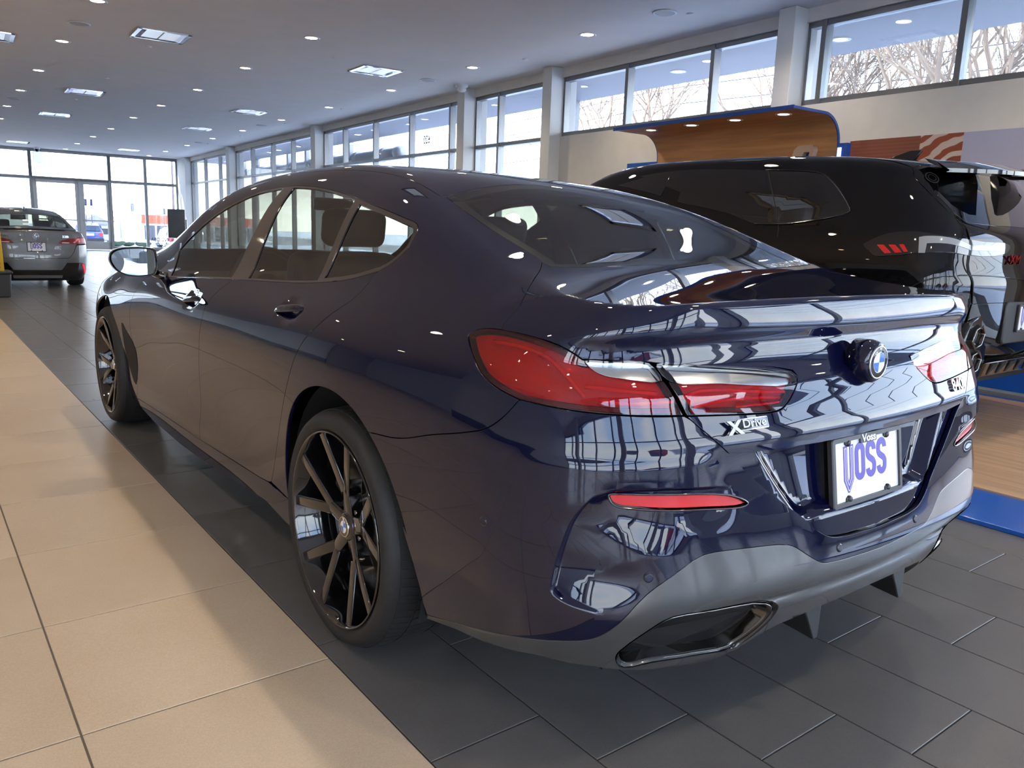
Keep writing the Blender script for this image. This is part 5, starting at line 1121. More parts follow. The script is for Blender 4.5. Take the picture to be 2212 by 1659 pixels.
MB().box((5.318, -.46, .45), (5.34, 2.66, 2.14)).build('mural_print', mural_mat(), t)
# dark display screen on a slim stand near the far corner
t = thing('display_screen', 'black upright display screen on a slim stand beside the far corner windows', 'screen', toW(3.63, 24.0)); t.rotation_euler = ROT
MB().box((-.245, -.02, .64), (.245, .03, 1.50)).build('screen_body', pmat('screen_black', (.006, .006, .007), rough=.25), t, bevel=.006); MB().box((.26, -.01, .9), (.29, .02, 1.2)).build('screen_bracket', SATIN_BLACK, t)
MB().tube([(0, .05, .02), (0, .05, .9)], .02, 10).lathe([(0, .02), (.2, .018), (.2, 0)], 24, 'z', (0, .05, 0)).build('screen_stand', ALU, t)
# grey bin with a yellow caution board on it
t = thing('waste_bin', 'dark grey plastic bin with a rim at the left edge', 'bin', (-.90, 11.60, 0))
MB().loft([[(-.27, -.22, 0), (.27, -.22, 0), (.27, .22, 0), (-.27, .22, 0)], [(-.29, -.24, .34), (.29, -.24, .34), (.29, .24, .34), (-.29, .24, .34)]], True, True, False).build('bin_body', pmat('bin_plastic', (.035, .034, .036), rough=.5), t, bevel=.02); MB().box((-.31, -.26, .335), (.31, .26, .37)).build('bin_rim', pmat('bin_rim_black', (.015, .015, .016), rough=.5), t, bevel=.012)
SIGN = pmat('caution_yellow', (.72, .45, .03), rough=.4); SIGN_RED = pmat('caution_red', (.45, .06, .02), rough=.5)
t = thing('caution_sign', 'yellow folding wet floor caution board standing on the grey bin', 'sign', (-.93, 11.58, .3705))
for s_ in (-1, 1):
    o = MB().prism([(-.25, 0), (.25, 0), (.225, .66), (-.22, .66)], -.008, .008, 'xz').build('board', SIGN, t, bevel=.006); o.location = (0, -.10*s_, 0); o.rotation_euler = (math.radians(8*s_), 0, 0)
for zz, hh in ((.09, .035), (.045, .02)):
    o = MB().box((-.02, -.012, zz), (.205, -.0085, zz+hh)).build('sign_text_bar', SIGN_RED, t); o.location = (0, -.10, 0); o.rotation_euler = (math.radians(8), 0, 0)
o = MB().prism([(.06, .15), (.19, .15), (.125, .27)], -.012, -.0085, 'xz').build('warning_triangle', SIGN_RED, t); o.location = (0, -.10, 0); o.rotation_euler = (math.radians(8), 0, 0)
o = MB().prism([(.085, .165), (.165, .165), (.125, .24)], -.0135, -.0115, 'xz').build('triangle_field', SIGN, t); o.location = (0, -.10, 0); o.rotation_euler = (math.radians(8), 0, 0)
# ---------------------------------------------------------------- black SUV on the display floor
BLACK = paint('black_paint', (.0025, .0025, .003), metal=0., rough=.2)
PRIV = pmat('privacy_glass', (.0015, .0016, .0018), rough=.015, coat=1., coat_rough=.0)
SUV = thing('suv', 'large glossy black SUV with dark windows parked on the wooden display floor', 'car', (3.70, 1.10, .04))
So = SUV_OUT; SF = SUV_F
def sP(kind, *pts): return onskin(np.array([(*q, 0.) if len(q) == 2 else q for q in pts]), kind, SF)
sroof = sP('top', (-.70, -.60), (-.70, -.2), (-.69, .4), (-.69, 1.0), (-.67, 1.55), (-.64, 1.80))
rg = So['rglass']; gp = So['gap']
edge = np.vstack([sroof[:1], rg[1:4], gp[0:1], gp[1:6], sP('plan', (-.66, -.98, .55), (-.66, -.97, .40))])
ax = (-.05, 3.05); AR = .43
def sarc(yc, a0, a1, n=24):
    t_ = np.radians(np.linspace(a0, a1, n)); return onskin(np.stack([np.full(n, -.9), yc+AR*np.cos(t_), .40+AR*np.sin(t_)], -1), 'side', SF)
swind = sP('top', (-.68, 2.2), (-.76, 2.62)); shood = sP('top', (-.82, 2.7), (-.80, 3.1), (-.70, 3.5))
side = np.vstack([sroof, swind, shood, sP('side', (-.9, 3.55, .8), (-.9, 3.55, .4)), sarc(ax[1], 0, 180), sP('side', (-.9, 2.5, .30), (-.9, .6, .30)), sarc(ax[0], -10, 190), sP('side', (-.9, -.62, .38)), edge[::-1][:-1]])
dloS = catmull(np.vstack([So['dlo'][1:12]]), 3)
panel('side_panel', 'sec', side, BLACK, SUV, field=SF, h=.035, both=True)
panel('roof', 'top', full(np.vstack([sP('top', (0, 2.0), (-.4, 1.95), (-.64, 1.80)), sroof[::-1], sP('top', (-.4, -.66), (0, -.68))])), BLACK, SUV, field=SF, h=.05)
panel('windshield', 'top', full(np.vstack([sP('top', (0, 2.0), (-.4, 1.95), (-.64, 1.80)), swind, sP('top', (-.4, 2.78), (0, 2.82))])), PRIV, SUV, field=SF, h=.06)
panel('hood', 'top', full(np.vstack([sP('top', (0, 2.82), (-.4, 2.78)), swind[1:], shood, sP('top', (0, 3.85))])), BLACK, SUV, field=SF, h=.07)
panel('front_bumper', 'fplan', full(np.vstack([[(0, 3.85, .95)], [(-.68, 3.55, .95)], [(-.85, 3.55, .8)], [(-.85, 3.55, .4)], [(0, 4.0, .35)]])), BLACK, SUV, field=SF, h=.08)
gtop = sP('top', (-.62, -.70), (-.3, -.72), (0, -.72))
gl_l = np.vstack([rg[2:4]+[.035, 0, 0], gp[0:1]+[.03, 0, .02]])
panel('rear_window', 'gno', full(np.vstack([gtop[::-1], sP('gno', (-.66, -.74, 1.45)), gl_l, [(-.4, -.97, 1.262), (0, -.99, 1.262)]])), PRIV, SUV, field=SF, h=.04, off=.002)
panel('tailgate', 'gno', full(np.vstack([sP('top', (0, -.68), (-.4, -.66)), edge[:10], [(-.4, -1.04, .818), (0, -1.06, .818)]])), BLACK, SUV, field=SF, h=.03)
panel('rear_bumper', 'plan', full(np.vstack([[(0, -1.07, .822)], [(-.4, -1.04, .822)], edge[9:]+[0, 0, 0], [(0, -1.0, .40)]])), BLACK, SUV, field=SF, h=.03)
panel('window_band', 'sec', dloS, GLOSS_BLACK, SUV, field=SF, h=.05, off=.0015, both=True, skirt=.003)
for k, nm in (('w1', 'front_side_window'), ('w2', 'rear_side_window'), ('w3', 'quarter_window')):
    panel(nm, 'sec', So[k], PRIV, SUV, field=SF, h=.06, off=.003, gap=.004, both=True, skirt=.002)
tb = onskin(catmull(So['dlo'][4:12], 4), 'sec', SF, .004); MB().tube(tb, .004, 6).build('window_trim', GLOSS_BLACK, SUV); MB().tube(mirror(tb), .004, 6).build('window_trim', GLOSS_BLACK, SUV)
dg = onskin(catmull(So['doorgap'], 4), 'sec', SF, .0012); MB().tube(dg, .0035, 6).build('door_gap', MATT_BLACK, SUV)
# rear lamps
lampS = catmull(So['lamp'], 3, True)
LS = panel('tail_light', 'gno', lampS, GLOSS_BLACK, SUV, field=SF, h=.03, off=.006, both=True, skirt=.012)
LW = pmat('clear_light_guide', (.30, .31, .32), rough=.12, coat=1.); 
for k in ('lampw', 'lampw2'):
    r = panel('light_guide', 'gno', So[k], LW, SUV, field=SF, h=.03, off=.009, gap=.001, both=True, skirt=.003)
    for j in (0, 1): r[j].parent = LS[j]
for k in ('tri1', 'tri2', 'tri3'):
    r = panel('red_segment', 'gno', So[k], RED_SOLID, SUV, field=SF, h=.03, off=.010, gap=.001, both=True, skirt=.003)
    for j in (0, 1): r[j].parent = LS[j]
cl = onskin(catmull(np.vstack([So['crease'], [(0, -1.07, .95)]]), 6), 'gno', SF, .0); MB().tube(cl, .004, 8).tube(mirror(cl), .004, 8).build('tailgate_crease', BLACK, SUV)
gl = onskin(catmull(So['gap'][1:], 4), 'gno', SF, .0008); MB().tube(gl, .003, 6).build('tailgate_gap', MATT_BLACK, SUV); MB().tube(mirror(gl), .003, 6).build('tailgate_gap', MATT_BLACK, SUV)
# roof spoiler in two wings
for s in (1, -1):
    secs = []
    for x in np.linspace(.16, .66, 6):
        k = 1-.25*((x-.16)/.5)**2
        secs.append([(-x*s, -.64, 1.665-.02*x), (-x*s, -.82*k-.10, 1.630), (-x*s, -1.00*k-.03, 1.588), (-x*s, -1.00*k-.03, 1.565), (-x*s, -.80, 1.575), (-x*s, -.68, 1.62)])
    MB().loft(secs, True, True, True).build('roof_spoiler', GLOSS_BLACK, SUV, sharp=35)
MB().loft([[(-.02, -.25, 1.70), (.02, -.25, 1.70), (.02, -.05, 1.72), (-.02, -.05, 1.72)], [(-.006, -.30, 1.775), (.006, -.30, 1.775), (.006, -.22, 1.775), (-.006, -.22, 1.775)]], True, True, False).build('roof_fin', GLOSS_BLACK, SUV, bevel=.004)
# exhausts: stacked hexagons in a black frame, finned diffuser
for s in (1, -1):
    MB().prism([(-.70*s, .36), (-.47*s, .36), (-.40*s, .46), (-.42*s, .70), (-.52*s, .76), (-.66*s, .72), (-.72*s, .60)], -1.035, -.85, 'xz').build('exhaust_frame', GLOSS_BLACK, SUV, bevel=.012)
    for cx, cz in ((-.575, .625), (-.575, .475)):
        def hx(r, y, c=0): return [(s*(cx+r*1.05*math.cos(a)+.25*r*math.sin(a)), y, cz+r*.95*math.sin(a)) for a in np.linspace(.3, .3+2*math.pi, 6, endpoint=False)]
        MB().loft([hx(.075, -1.02), hx(.078, -1.055), hx(.066, -1.058), hx(.058, -1.03), hx(.054, -.95)], True, False, False).build('exhaust_tip', DARK_CHROME, SUV, bevel=.004)
        MB().loft([hx(.056, -.99), hx(.05, -.93), hx(.01, -.93)], True, True, False).build('exhaust_core', SILVER, SUV)
dfm = MB().loft([[(-.46, -1.07, .47), (.46, -1.07, .47), (.46, -.8, .40), (-.46, -.8, .40)], [(-.40, -1.02, .37), (.40, -1.02, .37), (.38, -.8, .33), (-.38, -.8, .33)]], True, True, False).build('diffuser', GLOSS_BLACK, SUV, bevel=.01)
for x in (-.33, -.2, -.07, .07, .2, .33):
    MB().loft([[(x-.045, -1.075, .455), (x+.045, -1.075, .455), (x+.01, -1.03, .38), (x-.01, -1.03, .38)], [(x-.045, -.95, .455), (x+.045, -.95, .455), (x+.01, -.95, .38), (x-.01, -.95, .38)]], True, True, False).build('diffuser_fin', MATT_BLACK, SUV, bevel=.005)
MB().prism(rounded_rect(.62, .26, .03, 4, 0, .70), -1.078, -1.04, 'xz').build('plate_recess', SATIN_BLACK, SUV, bevel=.01)
make_plate(SUV, (0, -1.086, .725), 0.)
RED_CHROME = pmat('red_badge', (.45, .015, .02), rough=.15, metal=.8)
letters('model_lettering', 'XM', .075, (-.255, -1.06, 1.075), 0, RED_CHROME, SUV, .004, 0., 1.3)
Eb = bpy.data.objects.new('emblem', None); COL.objects.link(Eb); Eb.parent = SUV; P0 = sP('gno', (-.66, -.70, 1.53))[0]; n0 = grad(P0[None], SF)[0]
MB().lathe([(.036, 0), (.04, .002), (.044, 0)], 30).lathe([(.022, 0), (.024, .0015), (.026, 0)], 30).build('etched_emblem', SATIN_BLACK, Eb); Eb.location = P0+n0*.004; Eb.rotation_euler = Vector(n0).to_track_quat('Z', 'Y').to_euler()
for yc in ax:
    for sx, mir in ((-1, False), (1, True)):
        w = copy_tree(WHEELS[0], SUV); w.location = (sx*.85, yc, .40-.012); w.rotation_euler = (0, 0, math.pi if mir else 0); w.scale = (1.05, 1.17, 1.17)
MB().box((-.8, -.85, .28), (.8, 3.7, .36)).build('underbody', MATT_BLACK, SUV)
for yc in ax:
    for sx in (-1, 1): MB().lathe([(AR+.01, sx*.90), (AR+.01, sx*.5), (.05, sx*.5)], 40, 'x', (0, yc, .40), a0=-.3, a1=math.pi+.3).build('wheel_housing', MATT_BLACK, SUV)
# ---------------------------------------------------------------- silver sedan further down the hall
SILVER_PAINT = paint('silver_paint', (.15, .155, .16), metal=.6, rough=.3)
SD = thing('sedan', 'small silver grey sedan seen from behind near the glass door', 'car', (-.095, 13.75, 0)); SD.scale = (.84, .84, .90)
Zo = SED_OUT; ZF = SED_F
def zP(kind, *pts): return onskin(np.array([(*q, 0.) if len(q) == 2 else q for q in pts]), kind, ZF)
def zarc(yc, a0, a1, n=24, r=.36):
    t_ = np.radians(np.linspace(a0, a1, n)); return onskin(np.stack([np.full(n, -.85), yc+r*np.cos(t_), .33+r*np.sin(t_)], -1), 'side', ZF)
zroof = zP('top', (-.60, .22), (-.56, .6), (-.55, 1.1), (-.56, 1.5)); zcp = zP('top', (-.66, -.42), (-.64, -.1), (-.60, .22))
zA = zP('top', (-.56, 1.5), (-.62, 1.95), (-.70, 2.4)); zh = zP('top', (-.76, 2.45), (-.70, 3.0), (-.62, 3.3))
zedge = np.vstack([zP('gno', (-.72, -.62, 1.03)), zP('gno', (-.76, -.80, .98)), zP('gno', (-.80, -.85, .93)), zP('plan', (-.86, -.76, .80), (-.87, -.66, .60), (-.87, -.52, .45), (-.86, -.45, .28))])
zside = np.vstack([zcp, zroof[1:], zA[1:], zh, zP('side', (-.8, 3.35, .6), (-.8, 3.3, .3)), zarc(2.75, 0, 180), zP('side', (-.85, 2.3, .20), (-.85, .45, .20)), zarc(0, -10, 190), zedge[::-1][1:]])
panel('side_panel', 'sec', zside, SILVER_PAINT, SD, field=ZF, h=.05, both=True)
panel('roof', 'top', full(np.vstack([zP('top', (0, 1.72), (-.3, 1.66)), zroof[::-1], zP('top', (-.4, .20), (0, .20))])), SILVER_PAINT, SD, field=ZF, h=.06)
panel('windshield', 'top', full(np.vstack([zP('top', (0, 1.72), (-.3, 1.66)), zA, zP('top', (-.4, 2.55), (0, 2.58))])), TINT, SD, field=ZF, h=.08)
panel('hood', 'top', full(np.vstack([zP('top', (0, 2.58), (-.4, 2.55)), zA[-1:], zh, zP('top', (0, 3.7))])), SILVER_PAINT, SD, field=ZF, h=.08)
zg_b = zP('top', (-.63, -.43), (-.4, -.455), (0, -.46))
panel('rear_window', 'top', full(np.vstack([zP('top', (0, .20), (-.4, .20)), zcp[::-1], zg_b])), TINT_REAR, SD, field=ZF, h=.05)
zl = Zo['lamp']*np.array([-1, 1, 1])
zlid = np.vstack([zg_b[::-1], zcp[:1], zedge[:3], zP('gno', (-.83, -.83, .90), (-.68, -.95, .785)), [(-.634, -.974, .659), (-.565, -.993, .571), (-.526, -.999, .546), (0, -1.035, .54)]])
ZLID = panel('boot_lid', 'gno', full(zlid), SILVER_PAINT, SD, field=ZF, h=.035, gap=.003)[0]
zbt = np.vstack([zedge[3:4], [(-.83, -.86, .79)], [(-.69, -.95, .78)], [(-.634, -.974, .655), (-.565, -.993, .568), (-.526, -.999, .542), (0, -1.035, .536)]])
zbl = np.vstack([zedge[4:], [(-.82, -.80, .20)], [(0, -1.0, .20)]])
panel('rear_bumper', 'plan', np.vstack([full(zbt), mirror(zbl), zbl[::-1]]), SILVER_PAINT, SD, field=ZF, h=.04)
zb = np.vstack([[(0, -1.01, .335)], [(-.40, -1.005, .337)], [(-.496, -1.0, .464)], [(-.75, -.945, .467)], [(-.82, -.88, .44)], [(-.86, -.70, .24)], [(-.80, -.80, .14)], [(0, -.95, .14)]])
panel('lower_bumper', 'plan', full(zb), GLOSS_BLACK, SD, field=ZF, h=.05, off=.006)
panel('valance_strip', 'plan', full(np.array([(0, -1.0, .235), (-.42, -.99, .235), (-.42, -.98, .185), (0, -.98, .185)])), pmat('grey_trim', (.16, .16, .165), rough=.5), SD, field=ZF, h=.06, off=.012)
panel('tail_light', 'gno', np.vstack([zl[:2], [(-.69, -.937, .92), (-.83, -.82, .93), (-.855, -.79, .88), (-.86, -.79, .80), (-.68, -.954, .798)]]), RED_DARK, SD, field=ZF, h=.03, off=.008, both=True)
panel('light_guide', 'gno', np.array([(-.42, -.99, .815), (-.56, -.98, .815), (-.56, -.98, .83), (-.44, -.99, .83)]), WHITE, SD, field=ZF, h=.04, off=.011, both=True)
panel('lamp_core', 'gno', np.array([(-.60, -.97, .82), (-.70, -.94, .82), (-.80, -.87, .84), (-.80, -.86, .90), (-.70, -.93, .90)]), RED_SOLID, SD, field=ZF, h=.04, off=.010, both=True)
panel('rear_reflector', 'plan', np.array([(-.76, -.935, .44), (-.80, -.91, .44), (-.835, -.84, .29), (-.805, -.87, .27)]), pmat('glowing_red_reflex', (.8, .02, .03), rough=.2, emis=(1, .02, .03), emis_s=.4), SD, field=ZF, h=.03, off=.012, both=True)  # plain reflectors, no lamps: a faint red glow is added to their material
lipz = zP('gno', (-.72, -.70, 1.03), (-.5, -.94, 1.05), (-.25, -.965, 1.055), (0, -.97, 1.056))
secs = [[(p[0], p[1]-.012, p[2]-.012), (p[0], p[1]-.03, p[2]+.012), (p[0], p[1]+.06, p[2]+.004)] for p in full(lipz[:-1])]
MB().loft(secs, True, True, False).build('boot_spoiler', GLOSS_BLACK, SD)
zd = zP('side', (-.85, .5, .98), (-.85, 1.2, .97), (-.85, 2.0, .95), (-.75, 1.75, 1.12), (-.65, 1.4, 1.30), (-.65, .8, 1.33), (-.65, .2, 1.24), (-.75, -.15, 1.08))
panel('side_window', 'sec', zd, PRIV, SD, field=ZF, h=.08, off=.002, both=True)
Ez = bpy.data.objects.new('emblem', None); COL.objects.link(Ez); Ez.parent = SD; Ez.location = (0, -1.005, .935); Ez.rotation_euler = (0, 0, math.radians(90)); roundel(Ez, .052, EMB)
make_plate(SD, (0, -1.035, .745), 0.)
letters('model_lettering', '228i', .055, (.50, -1.0, .93), 0, CHROME, SD, .003, 0., 1.2); letters('model_lettering', 'xDrive', .05, (-.52, -1.0, .93), 0, CHROME, SD, .003, 0., 1.1)
MB().loft([[(-.03, .45, 1.38), (.03, .45, 1.38), (.02, .62, 1.40), (-.02, .62, 1.40)], [(-.008, .43, 1.45), (.008, .43, 1.45), (.008, .50, 1.45), (-.008, .50, 1.45)]], True, True, False).build('roof_fin', GLOSS_BLACK, SD, bevel=.004)
for yc in (0, 2.75):
    for sx, mir in ((-1, False), (1, True)):
        w = copy_tree(WHEELS[0], SD); w.location = (sx*.765, yc, .337); w.rotation_euler = (0, 0, math.pi if mir else 0)
        MB().lathe([(.37, sx*.86), (.37, sx*.5), (.05, sx*.5)], 32, 'x', (0, yc, .33), a0=-.3, a1=math.pi+.3).build('wheel_housing', MATT_BLACK, SD)
MB().box((-.6, -.75, .16), (.6, 3.3, .22)).build('underbody', MATT_BLACK, SD)
for x in (-.36, .36):
    cushion('seat', (x-.23, 1.0, .45), (x+.23, 1.15, 1.02), SD, tilt=.2); cushion('headrest', (x-.14, .93, 1.03), (x+.14, 1.03, 1.20), SD, r=.04)
    cushion('rear_seat', (x-.26, .05, .40), (x+.26, .2, .95), SD, tilt=.3); cushion('headrest', (x-.12, -.02, .95), (x+.12, .07, 1.06), SD, r=.03)
cushion('rear_view_mirror', (-.14, 1.55, 1.20), (.14, 1.60, 1.30), SD, GLOSS_BLACK, r=.012); cushion('dashboard', (-.66, 1.9, .5), (.66, 2.3, .93), SD, CARPET)
# ---------------------------------------------------------------- outside: snow ground, canopy, street
SNOW = noisy(pmat('snow', (.78, .80, .84), rough=.8), .6, .06, .3, coord='Object')
g = MB().box((-90, -90, -.35), (140, 160, -.22)).build('ground', SNOW); g['kind'] = 'structure'
ASPH = noisy(pmat('wet_asphalt', (.16, .16, .17), rough=.5), 3., .3, .2)
r_ = struct('road_side', MB().box((19, -80, -.23), (28, 150, -.205)), ASPH); struct('road_front', MB().box((-80, 52, -.23), (19, 60, -.205)), ASPH)
struct('road_back', MB().box((-60, -30, -.23), (19, -22, -.205)), ASPH)
SOFFIT = pmat('canopy_white', (.30, .30, .33), rough=.6); STEEL = pmat('canopy_steel', (.36, .37, .39), rough=.4, metal=.5)
t = thing('canopy', 'white flat roof canopy outside the window wall', 'canopy'); t.rotation_euler = ROT
MB().box((5.62, -6, 3.36), (6.95, 30.5, 3.62)).build('canopy_slab', SOFFIT, t, bevel=.01)
for y in (8.8, 26.5): MB().box((6.78, y, -.22), (6.90, y+.12, 3.36)).build('canopy_post', SOFFIT, t)
for k, y in enumerate((.9, 3.57, 5.99, 8.54, 11.15, 13.8, 16.56, 19.4, 22.45)):
    o = thing('canopy_light', 'warm round light under the outside canopy, %s from the camera' % ORD[k], 'outdoor light', toW(6.3, y, 3.358), group='round lights under the canopy')
    MB().lathe([(.07, 0), (.072, -.005), (.105, -.006), (.11, 0)], 24).build('light_rim', LAMP_TRIM, o); MB().lathe([(0, -.002), (.07, -.002)], 20).build('light_lens', LAMP_ON, o)
t = thing('steel_tube', 'large grey collared steel tube hanging below the outside canopy', 'pipe'); t.rotation_euler = ROT
MB().tube([(7.12, 16.0, 2.98), (7.12, 29.5, 2.98)], .13, 24).build('tube_body', STEEL, t)
MB().lathe([(0, -.16), (.09, -.15), (.14, -.10), (.16, -.02), (.16, .10), (.13, .11)], 24, 'y', (7.12, 15.95, 2.98)).build('tube_cap', STEEL, t)
for k in range(8):
    y = 16.7+k*1.65; MB().lathe([(.13, 0), (.165, .01), (.165, .14), (.13, .15)], 24, 'y', (7.12, y, 2.98)).build('tube_collar', STEEL, t)
    MB().box((6.96, y+.30, 2.95), (7.09, y+.45, 3.60)).box((6.97, y+.16, 2.80), (7.18, y+.60, 2.92)).build('tube_bracket', STEEL, t, bevel=.01)
# house number on the glass, readable from outside
DECAL = pmat('decal_blue', (.02, .03, .09), rough=.5)
o = link('house_number', text_mesh('house_number', '620', .20, .001, 0., .003, .85), DECAL); tag(o, 'dark numerals 620 stuck on the window glass, seen reversed from inside', 'lettering'); o.location = toW(5.405, 11.36, 2.78)
o.rotation_euler = (math.radians(90), 0, math.radians(90)-PSI)
for k, (tx, zz) in enumerate((('VOSS III, INC. DBA', .42), ('VOSS VILLAGE', .22))):
    o = link('window_lettering', text_mesh('window_lettering', tx, .19, .001, 0., .003, .8), DECAL); tag(o, 'dark reversed lettering line on the far corner window, %s line' % ('upper' if k == 0 else 'lower'), 'lettering'); o.location = toW(4.75, YF-.004, zz); o.rotation_euler = (math.radians(90), 0, math.pi-PSI)
# bare trees
BARK = pmat('bare_bark', (.30, .22, .16), rough=.9)
def bare_tree(name, label, x, y, h, seed, group='bare trees outside the window wall', levels=6, parent=None):
    rnd = random.Random(seed); tr = MB(); br = MB()
    def grow(p, d, L, r, lv):
        pts = [p]; q = p
        for k in range(3):
            d = d+Vector((rnd.uniform(-.16, .16), rnd.uniform(-.16, .16), rnd.uniform(-.04, .14))); d.normalize(); q = q+d*L/3; pts.append(q)
        (tr if lv == 0 else br).tube([tuple(w) for w in pts], [r, r*.88, r*.76, r*.62], 5 if lv < 2 else 3, caps=False)
        if lv >= levels: return
        for k in range(3 if lv else 5):
            a = rnd.uniform(.35, .85); ax_ = Vector((rnd.uniform(-1, 1), rnd.uniform(-1, 1), rnd.uniform(-.3, .5))).normalized(); nd = (d+ax_*a).normalized(); nd.z = abs(nd.z)*.8+.12; nd.normalize()
            grow(pts[rnd.choice((2, 3, 3))], nd, L*rnd.uniform(.60, .80), r*.58, lv+1)
    grow(Vector((0, 0, -.25)), Vector((0, 0, 1)), h*.30, h*.016, 0)
    t = thing(name, label, 'tree', toW(x, y), group=group); tr.build('tree_trunk', BARK, t); b = br.build('branches', BARK, t); b['kind'] = 'stuff'; return t
bare_tree('bare_tree', 'bare winter tree filling the rightmost window', 14.5, 5.2, 9.5, 1); bare_tree('bare_tree', 'bare winter tree in the window right of the nearest column', 15.5, 7.9, 9.5, 2)
bare_tree('bare_tree', 'bare winter tree above the left part of the teak canopy', 15.0, 15.8, 8.8, 3); bare_tree('bare_tree', 'bare winter tree above the middle of the teak canopy', 16.0, 12.6, 9.0, 4); bare_tree('bare_tree', 'small bare tree just left of the nearest column', 17.5, 10.6, 8.5, 5)
# overhead wires along the side street
WIRE = pmat('wire_black', (.03, .03, .06), rough=.6); POLE = pmat('pole_brown', (.16, .12, .12), rough=.9); GREYP = pmat('pole_grey', (.35, .35, .42), rough=.6)
for k, (x, z) in enumerate(((24, 5.4), (24, 6.2), (24.5, 7.0), (24.5, 7.7), (25, 8.6), (25, 9.6))):
    pts = [toW(x, yy, z-.5*math.sin(math.pi*((yy+20) % 45)/45)) for yy in np.linspace(-20, 115, 60)]
    tag(MB().tube(pts, .018, 4).build('overhead_wire', WIRE), 'thin dark overhead wire along the side street, %s from the bottom' % ORD[k], 'wire', 'overhead wires')
def pole(name, label, x, y, h, r=.06, mat=GREYP, cat='pole', arm=None, group=None):
    t = thing(name, label, cat, toW(x, y, -.22), group=group); MB().tube([(0, 0, 0), (0, 0, h)], [r, r*.7], 8).build('pole_shaft', mat, t)
    if arm: MB().tube([(0, 0, h*.92)]+[(arm*k/6, 0, h*.92+.25*math.sin(k/6*1.5)) for k in range(1, 7)], .03, 6).build('pole_arm', mat, t)
    return t
pole('street_pole', 'thin flag pole seen through the glass door', 1.88, 45, 3.2, .03); pole('street_lamp', 'curved street lamp beyond the far corner window', 4.75, 45, 3.75, .04, arm=.75, cat='lamp'); pole('street_pole', 'slim utility pole left of the red store', 5.6, 48, 2.4, .03); pole('street_pole', 'tall utility pole at the far corner', 7.9, 45.3, 6.0, .07, POLE)
LIGHTBOX = pmat('traffic_light_body', (.05, .06, .14), rough=.6)
for k, (x, z, lb) in enumerate(((3.58, 1.75, 'left traffic light in the glass door'), (3.84, 1.75, 'right traffic light in the glass door'), (7.35, 1.45, 'traffic light left of the black screen'))):
    t = thing('traffic_light', 'small hanging '+lb, 'traffic light', toW(x, 45, z)); MB().box((-.055, -.04, 0), (.055, .04, .34)).build('light_housing', LIGHTBOX, t, bevel=.008)
    for j in range(3): MB().lathe([(0, -.06), (.035, -.06), (.04, -.04)], 10, 'y', (0, 0, .07+j*.1)).build('light_lens', SATIN_BLACK, t)
    MB().tube([(.0, .06, -z-.22), (.0, .06, .75)], .014, 6).build('light_pole', WIRE, t)
# buildings beyond the far glass
CREAM = pmat('cream_render', (.70, .66, .56), rough=.8); ROOFG = pmat('grey_shingle', (.34, .33, .34), rough=.9); REDF = pmat('store_red', (.62, .10, .04), rough=.6); DGLASS = pmat('shop_glass', (.06, .065, .08), rough=.1); WHT = pmat('white_siding', (.74, .74, .76), rough=.8)
def bld(name, label, lo, hi, mat): t = thing(name, label, 'building'); t.rotation_euler = ROT; MB().box(lo, hi).build('walls', mat, t); return t
b = bld('cream_building', 'tall cream building beyond the left far windows', (-25, 41, -.22), (.75, 60, 4.6), CREAM); MB().box((-25.3, 40.7, 4.3), (1.1, 60.2, 4.75)).build('roof_edge', ROOFG, b); MB().box((1.15, 41, 3.55), (1.5, 41.5, 4.05)).build('wall_sign', pmat('sign_grey', (.3, .3, .32)), b)
for x in (-7, -4.5, -2): MB().box((x, 40.96, .9), (x+1.4, 41.02, 1.3)).build('window', DGLASS, b)
b = bld('red_fascia_store', 'low store with a bright red fascia outside the far corner', (6.35, 46, -.22), (13, 54, 1.0), WHT); MB().box((6.35, 45.9, .95), (13, 46.2, 1.42)).build('fascia', REDF, b)
for x in np.arange(6.5, 12.6, .62): MB().box((x, 45.95, .05), (x+.52, 46.02, .85)).build('window', DGLASS, b)
b = bld('white_house', 'small white house with grey gable roof behind the bushes', (4.3, 55, -.22), (6.1, 59, .75), WHT); MB().prism([(4.15, .75), (5.2, 1.35), (6.25, .75)], 54.8, 59.2, 'xz').build('roof', ROOFG, b); MB().box((5.5, 54.96, .15), (5.9, 55.02, .5)).build('window', DGLASS, b)
b = bld('white_pylon', 'bright white sign pylon between the bushes and the store', (5.55, 44.2, -.22), (5.95, 44.6, 2.0), WHT); MB().box((5.5, 44.15, 1.45), (6.0, 44.65, 2.02)).build('pylon_head', WHT, b); MB().box((5.58, 44.13, 1.55), (5.72, 44.16, 1.95)).build('pylon_sign', LIGHTBOX, b)
# round bushes with snow caps
SHRUB = noisy(pmat('dark_evergreen', (.035, .06, .03), rough=.9), 30, .4, .8)
def bush(label, x, y, r, seed):
    t = thing('snowy_bush', label, 'bush', toW(x, y, -.22), group='clipped bushes with snow on top'); rnd = random.Random(seed)
    def blob(rr, z0, sq, lo):
        m = MB(); prof = [(rr*math.sin(a), z0+rr*sq*(1-math.cos(a))) for a in np.linspace(lo, math.pi, 12)]; m.lathe(prof, 22); m.v = [(vx*(1+rnd.uniform(-.05, .05)), vy*(1+rnd.uniform(-.05, .05)), vz*(1+rnd.uniform(-.03, .03))) for vx, vy, vz in m.v]; return m
    blob(r, 0, .48, 0.01).build('foliage', SHRUB, t); blob(r*.93, r*.22, .44, 1.5).build('snow_cap', SNOW, t)
for k, (x, y, r) in enumerate(((4.55, 42.5, .42), (5.15, 43.0, .34), (5.75, 42.2, .38), (3.75, 46.0, .25))): bush('snow capped round bush outside the far window, %s from left' % ('second', 'third', 'fourth', 'first')[k], x, y, r, k)
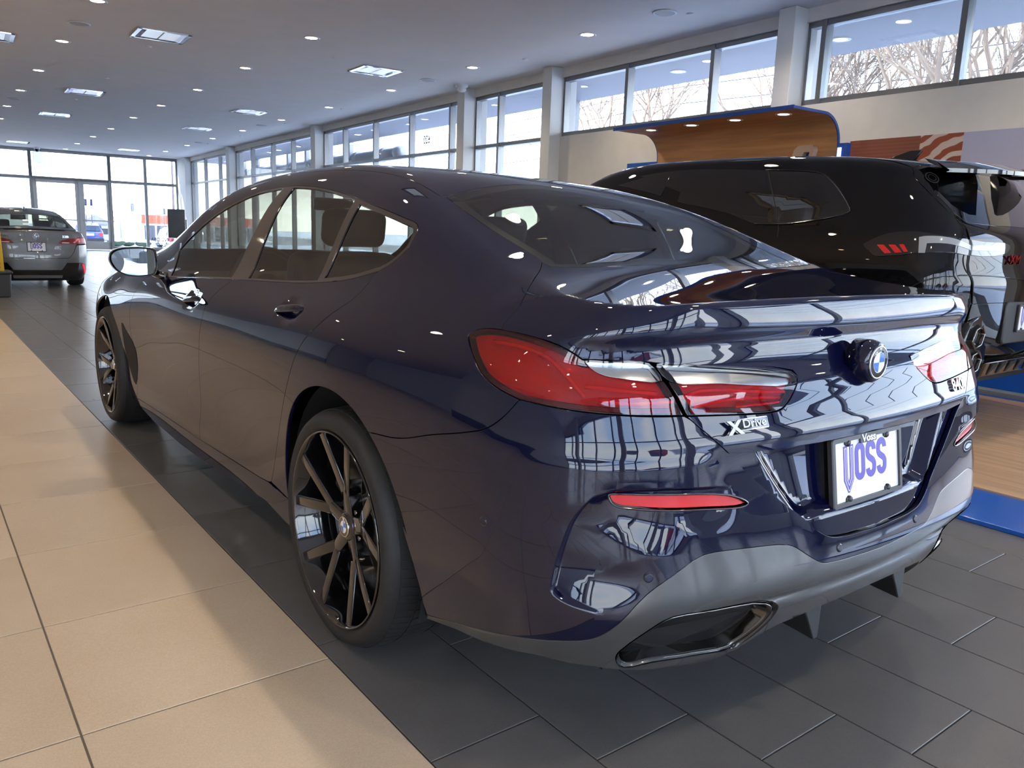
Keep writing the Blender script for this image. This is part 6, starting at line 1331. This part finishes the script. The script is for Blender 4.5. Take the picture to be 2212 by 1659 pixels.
bare_tree('bare_tree', 'hazy bare tree behind the blue car', 3.1, 58, 3.2, 11, 'bare trees beyond the far glass', 4); bare_tree('bare_tree', 'small leafy toned tree left of the white pylon', 6.9, 60, 3.0, 12, 'bare trees beyond the far glass', 4)
# parked cars outside
def parked(name, label, paint_, x, y, s, rot=0.):
    t = thing(name, label, 'car', toW(x, y, -.22), rot-PSI); t.scale = (s, s, s)
    P = [(-2.3, .45), (-2.32, .75), (-2.25, 1.0), (-2.05, 1.12), (-1.75, 1.55), (-1.3, 1.70), (0, 1.74), (.9, 1.66), (1.55, 1.12), (2.2, 1.0), (2.35, .75), (2.3, .45)]
    secs = []
    for x_, k in ((-.95, .93), (-.9, .985), (-.7, 1.), (.7, 1.), (.9, .985), (.95, .93)):
        secs.append([(x_ if z_ < 1.12 else x_*(1-.22*(z_-1.1)/.6), y_*k, .4+(z_-.4)*(.97 if abs(x_) > .9 else 1.)) for y_, z_ in P])
    MB().loft(secs, True, True, True).build('body', paint_, t, sharp=35)
    MB().add([(-.66, -1.80, 1.54), (.66, -1.80, 1.54), (.78, -2.07, 1.16), (-.78, -2.07, 1.16)], [(0, 1, 2, 3)]).build('rear_window', PRIV, t)
    for sx in (-1, 1):
        MB().box((sx*.93-.06, -2.36, .80), (sx*.62+.0, -2.20, 1.02)).build('tail_light', RED_SOLID, t); MB().add([(sx*.955, -1.7, 1.15), (sx*.955, 1.35, 1.15), (sx*.87, .85, 1.58), (sx*.87, -1.4, 1.60)], [(0, 1, 2, 3)]).build('side_window', PRIV, t)
        for yc in (-1.45, 1.45): MB().lathe([(.1, sx*.72), (.33, sx*.72), (.36, sx*.76), (.36, sx*.92), (.33, sx*.96), (.22, sx*.95), (0, sx*.93)], 24, 'x', (0, yc, .36)).build('wheel', RUBBER, t)
    MB().box((-.95, -2.36, .32), (.95, -2.1, .62)).build('rear_bumper', SATIN_BLACK, t, bevel=.04); MB().box((-.26, -2.37, .80), (.26, -2.33, .96)).build('number_plate', WHITE, t); return t
parked('parked_car', 'bright blue SUV parked outside behind the glass door', paint('blue_paint', (.02, .04, .30), metal=.3, rough=.3), 3.35, 43.5, .64)
parked('parked_car', 'white SUV parked outside the far corner window', paint('white_paint', (.7, .7, .72), metal=0., rough=.3), 6.15, 36.5, .62)
parked('parked_car', 'dark car parked in the snow behind the photographer', paint('grey_paint', (.05, .05, .06), metal=.4, rough=.3), -3.5, -16, 1., 1.4); parked('parked_car', 'red car parked in the snow behind the photographer', paint('red_paint', (.25, .02, .02), metal=.2, rough=.3), 2.2, -17, 1., 1.7)
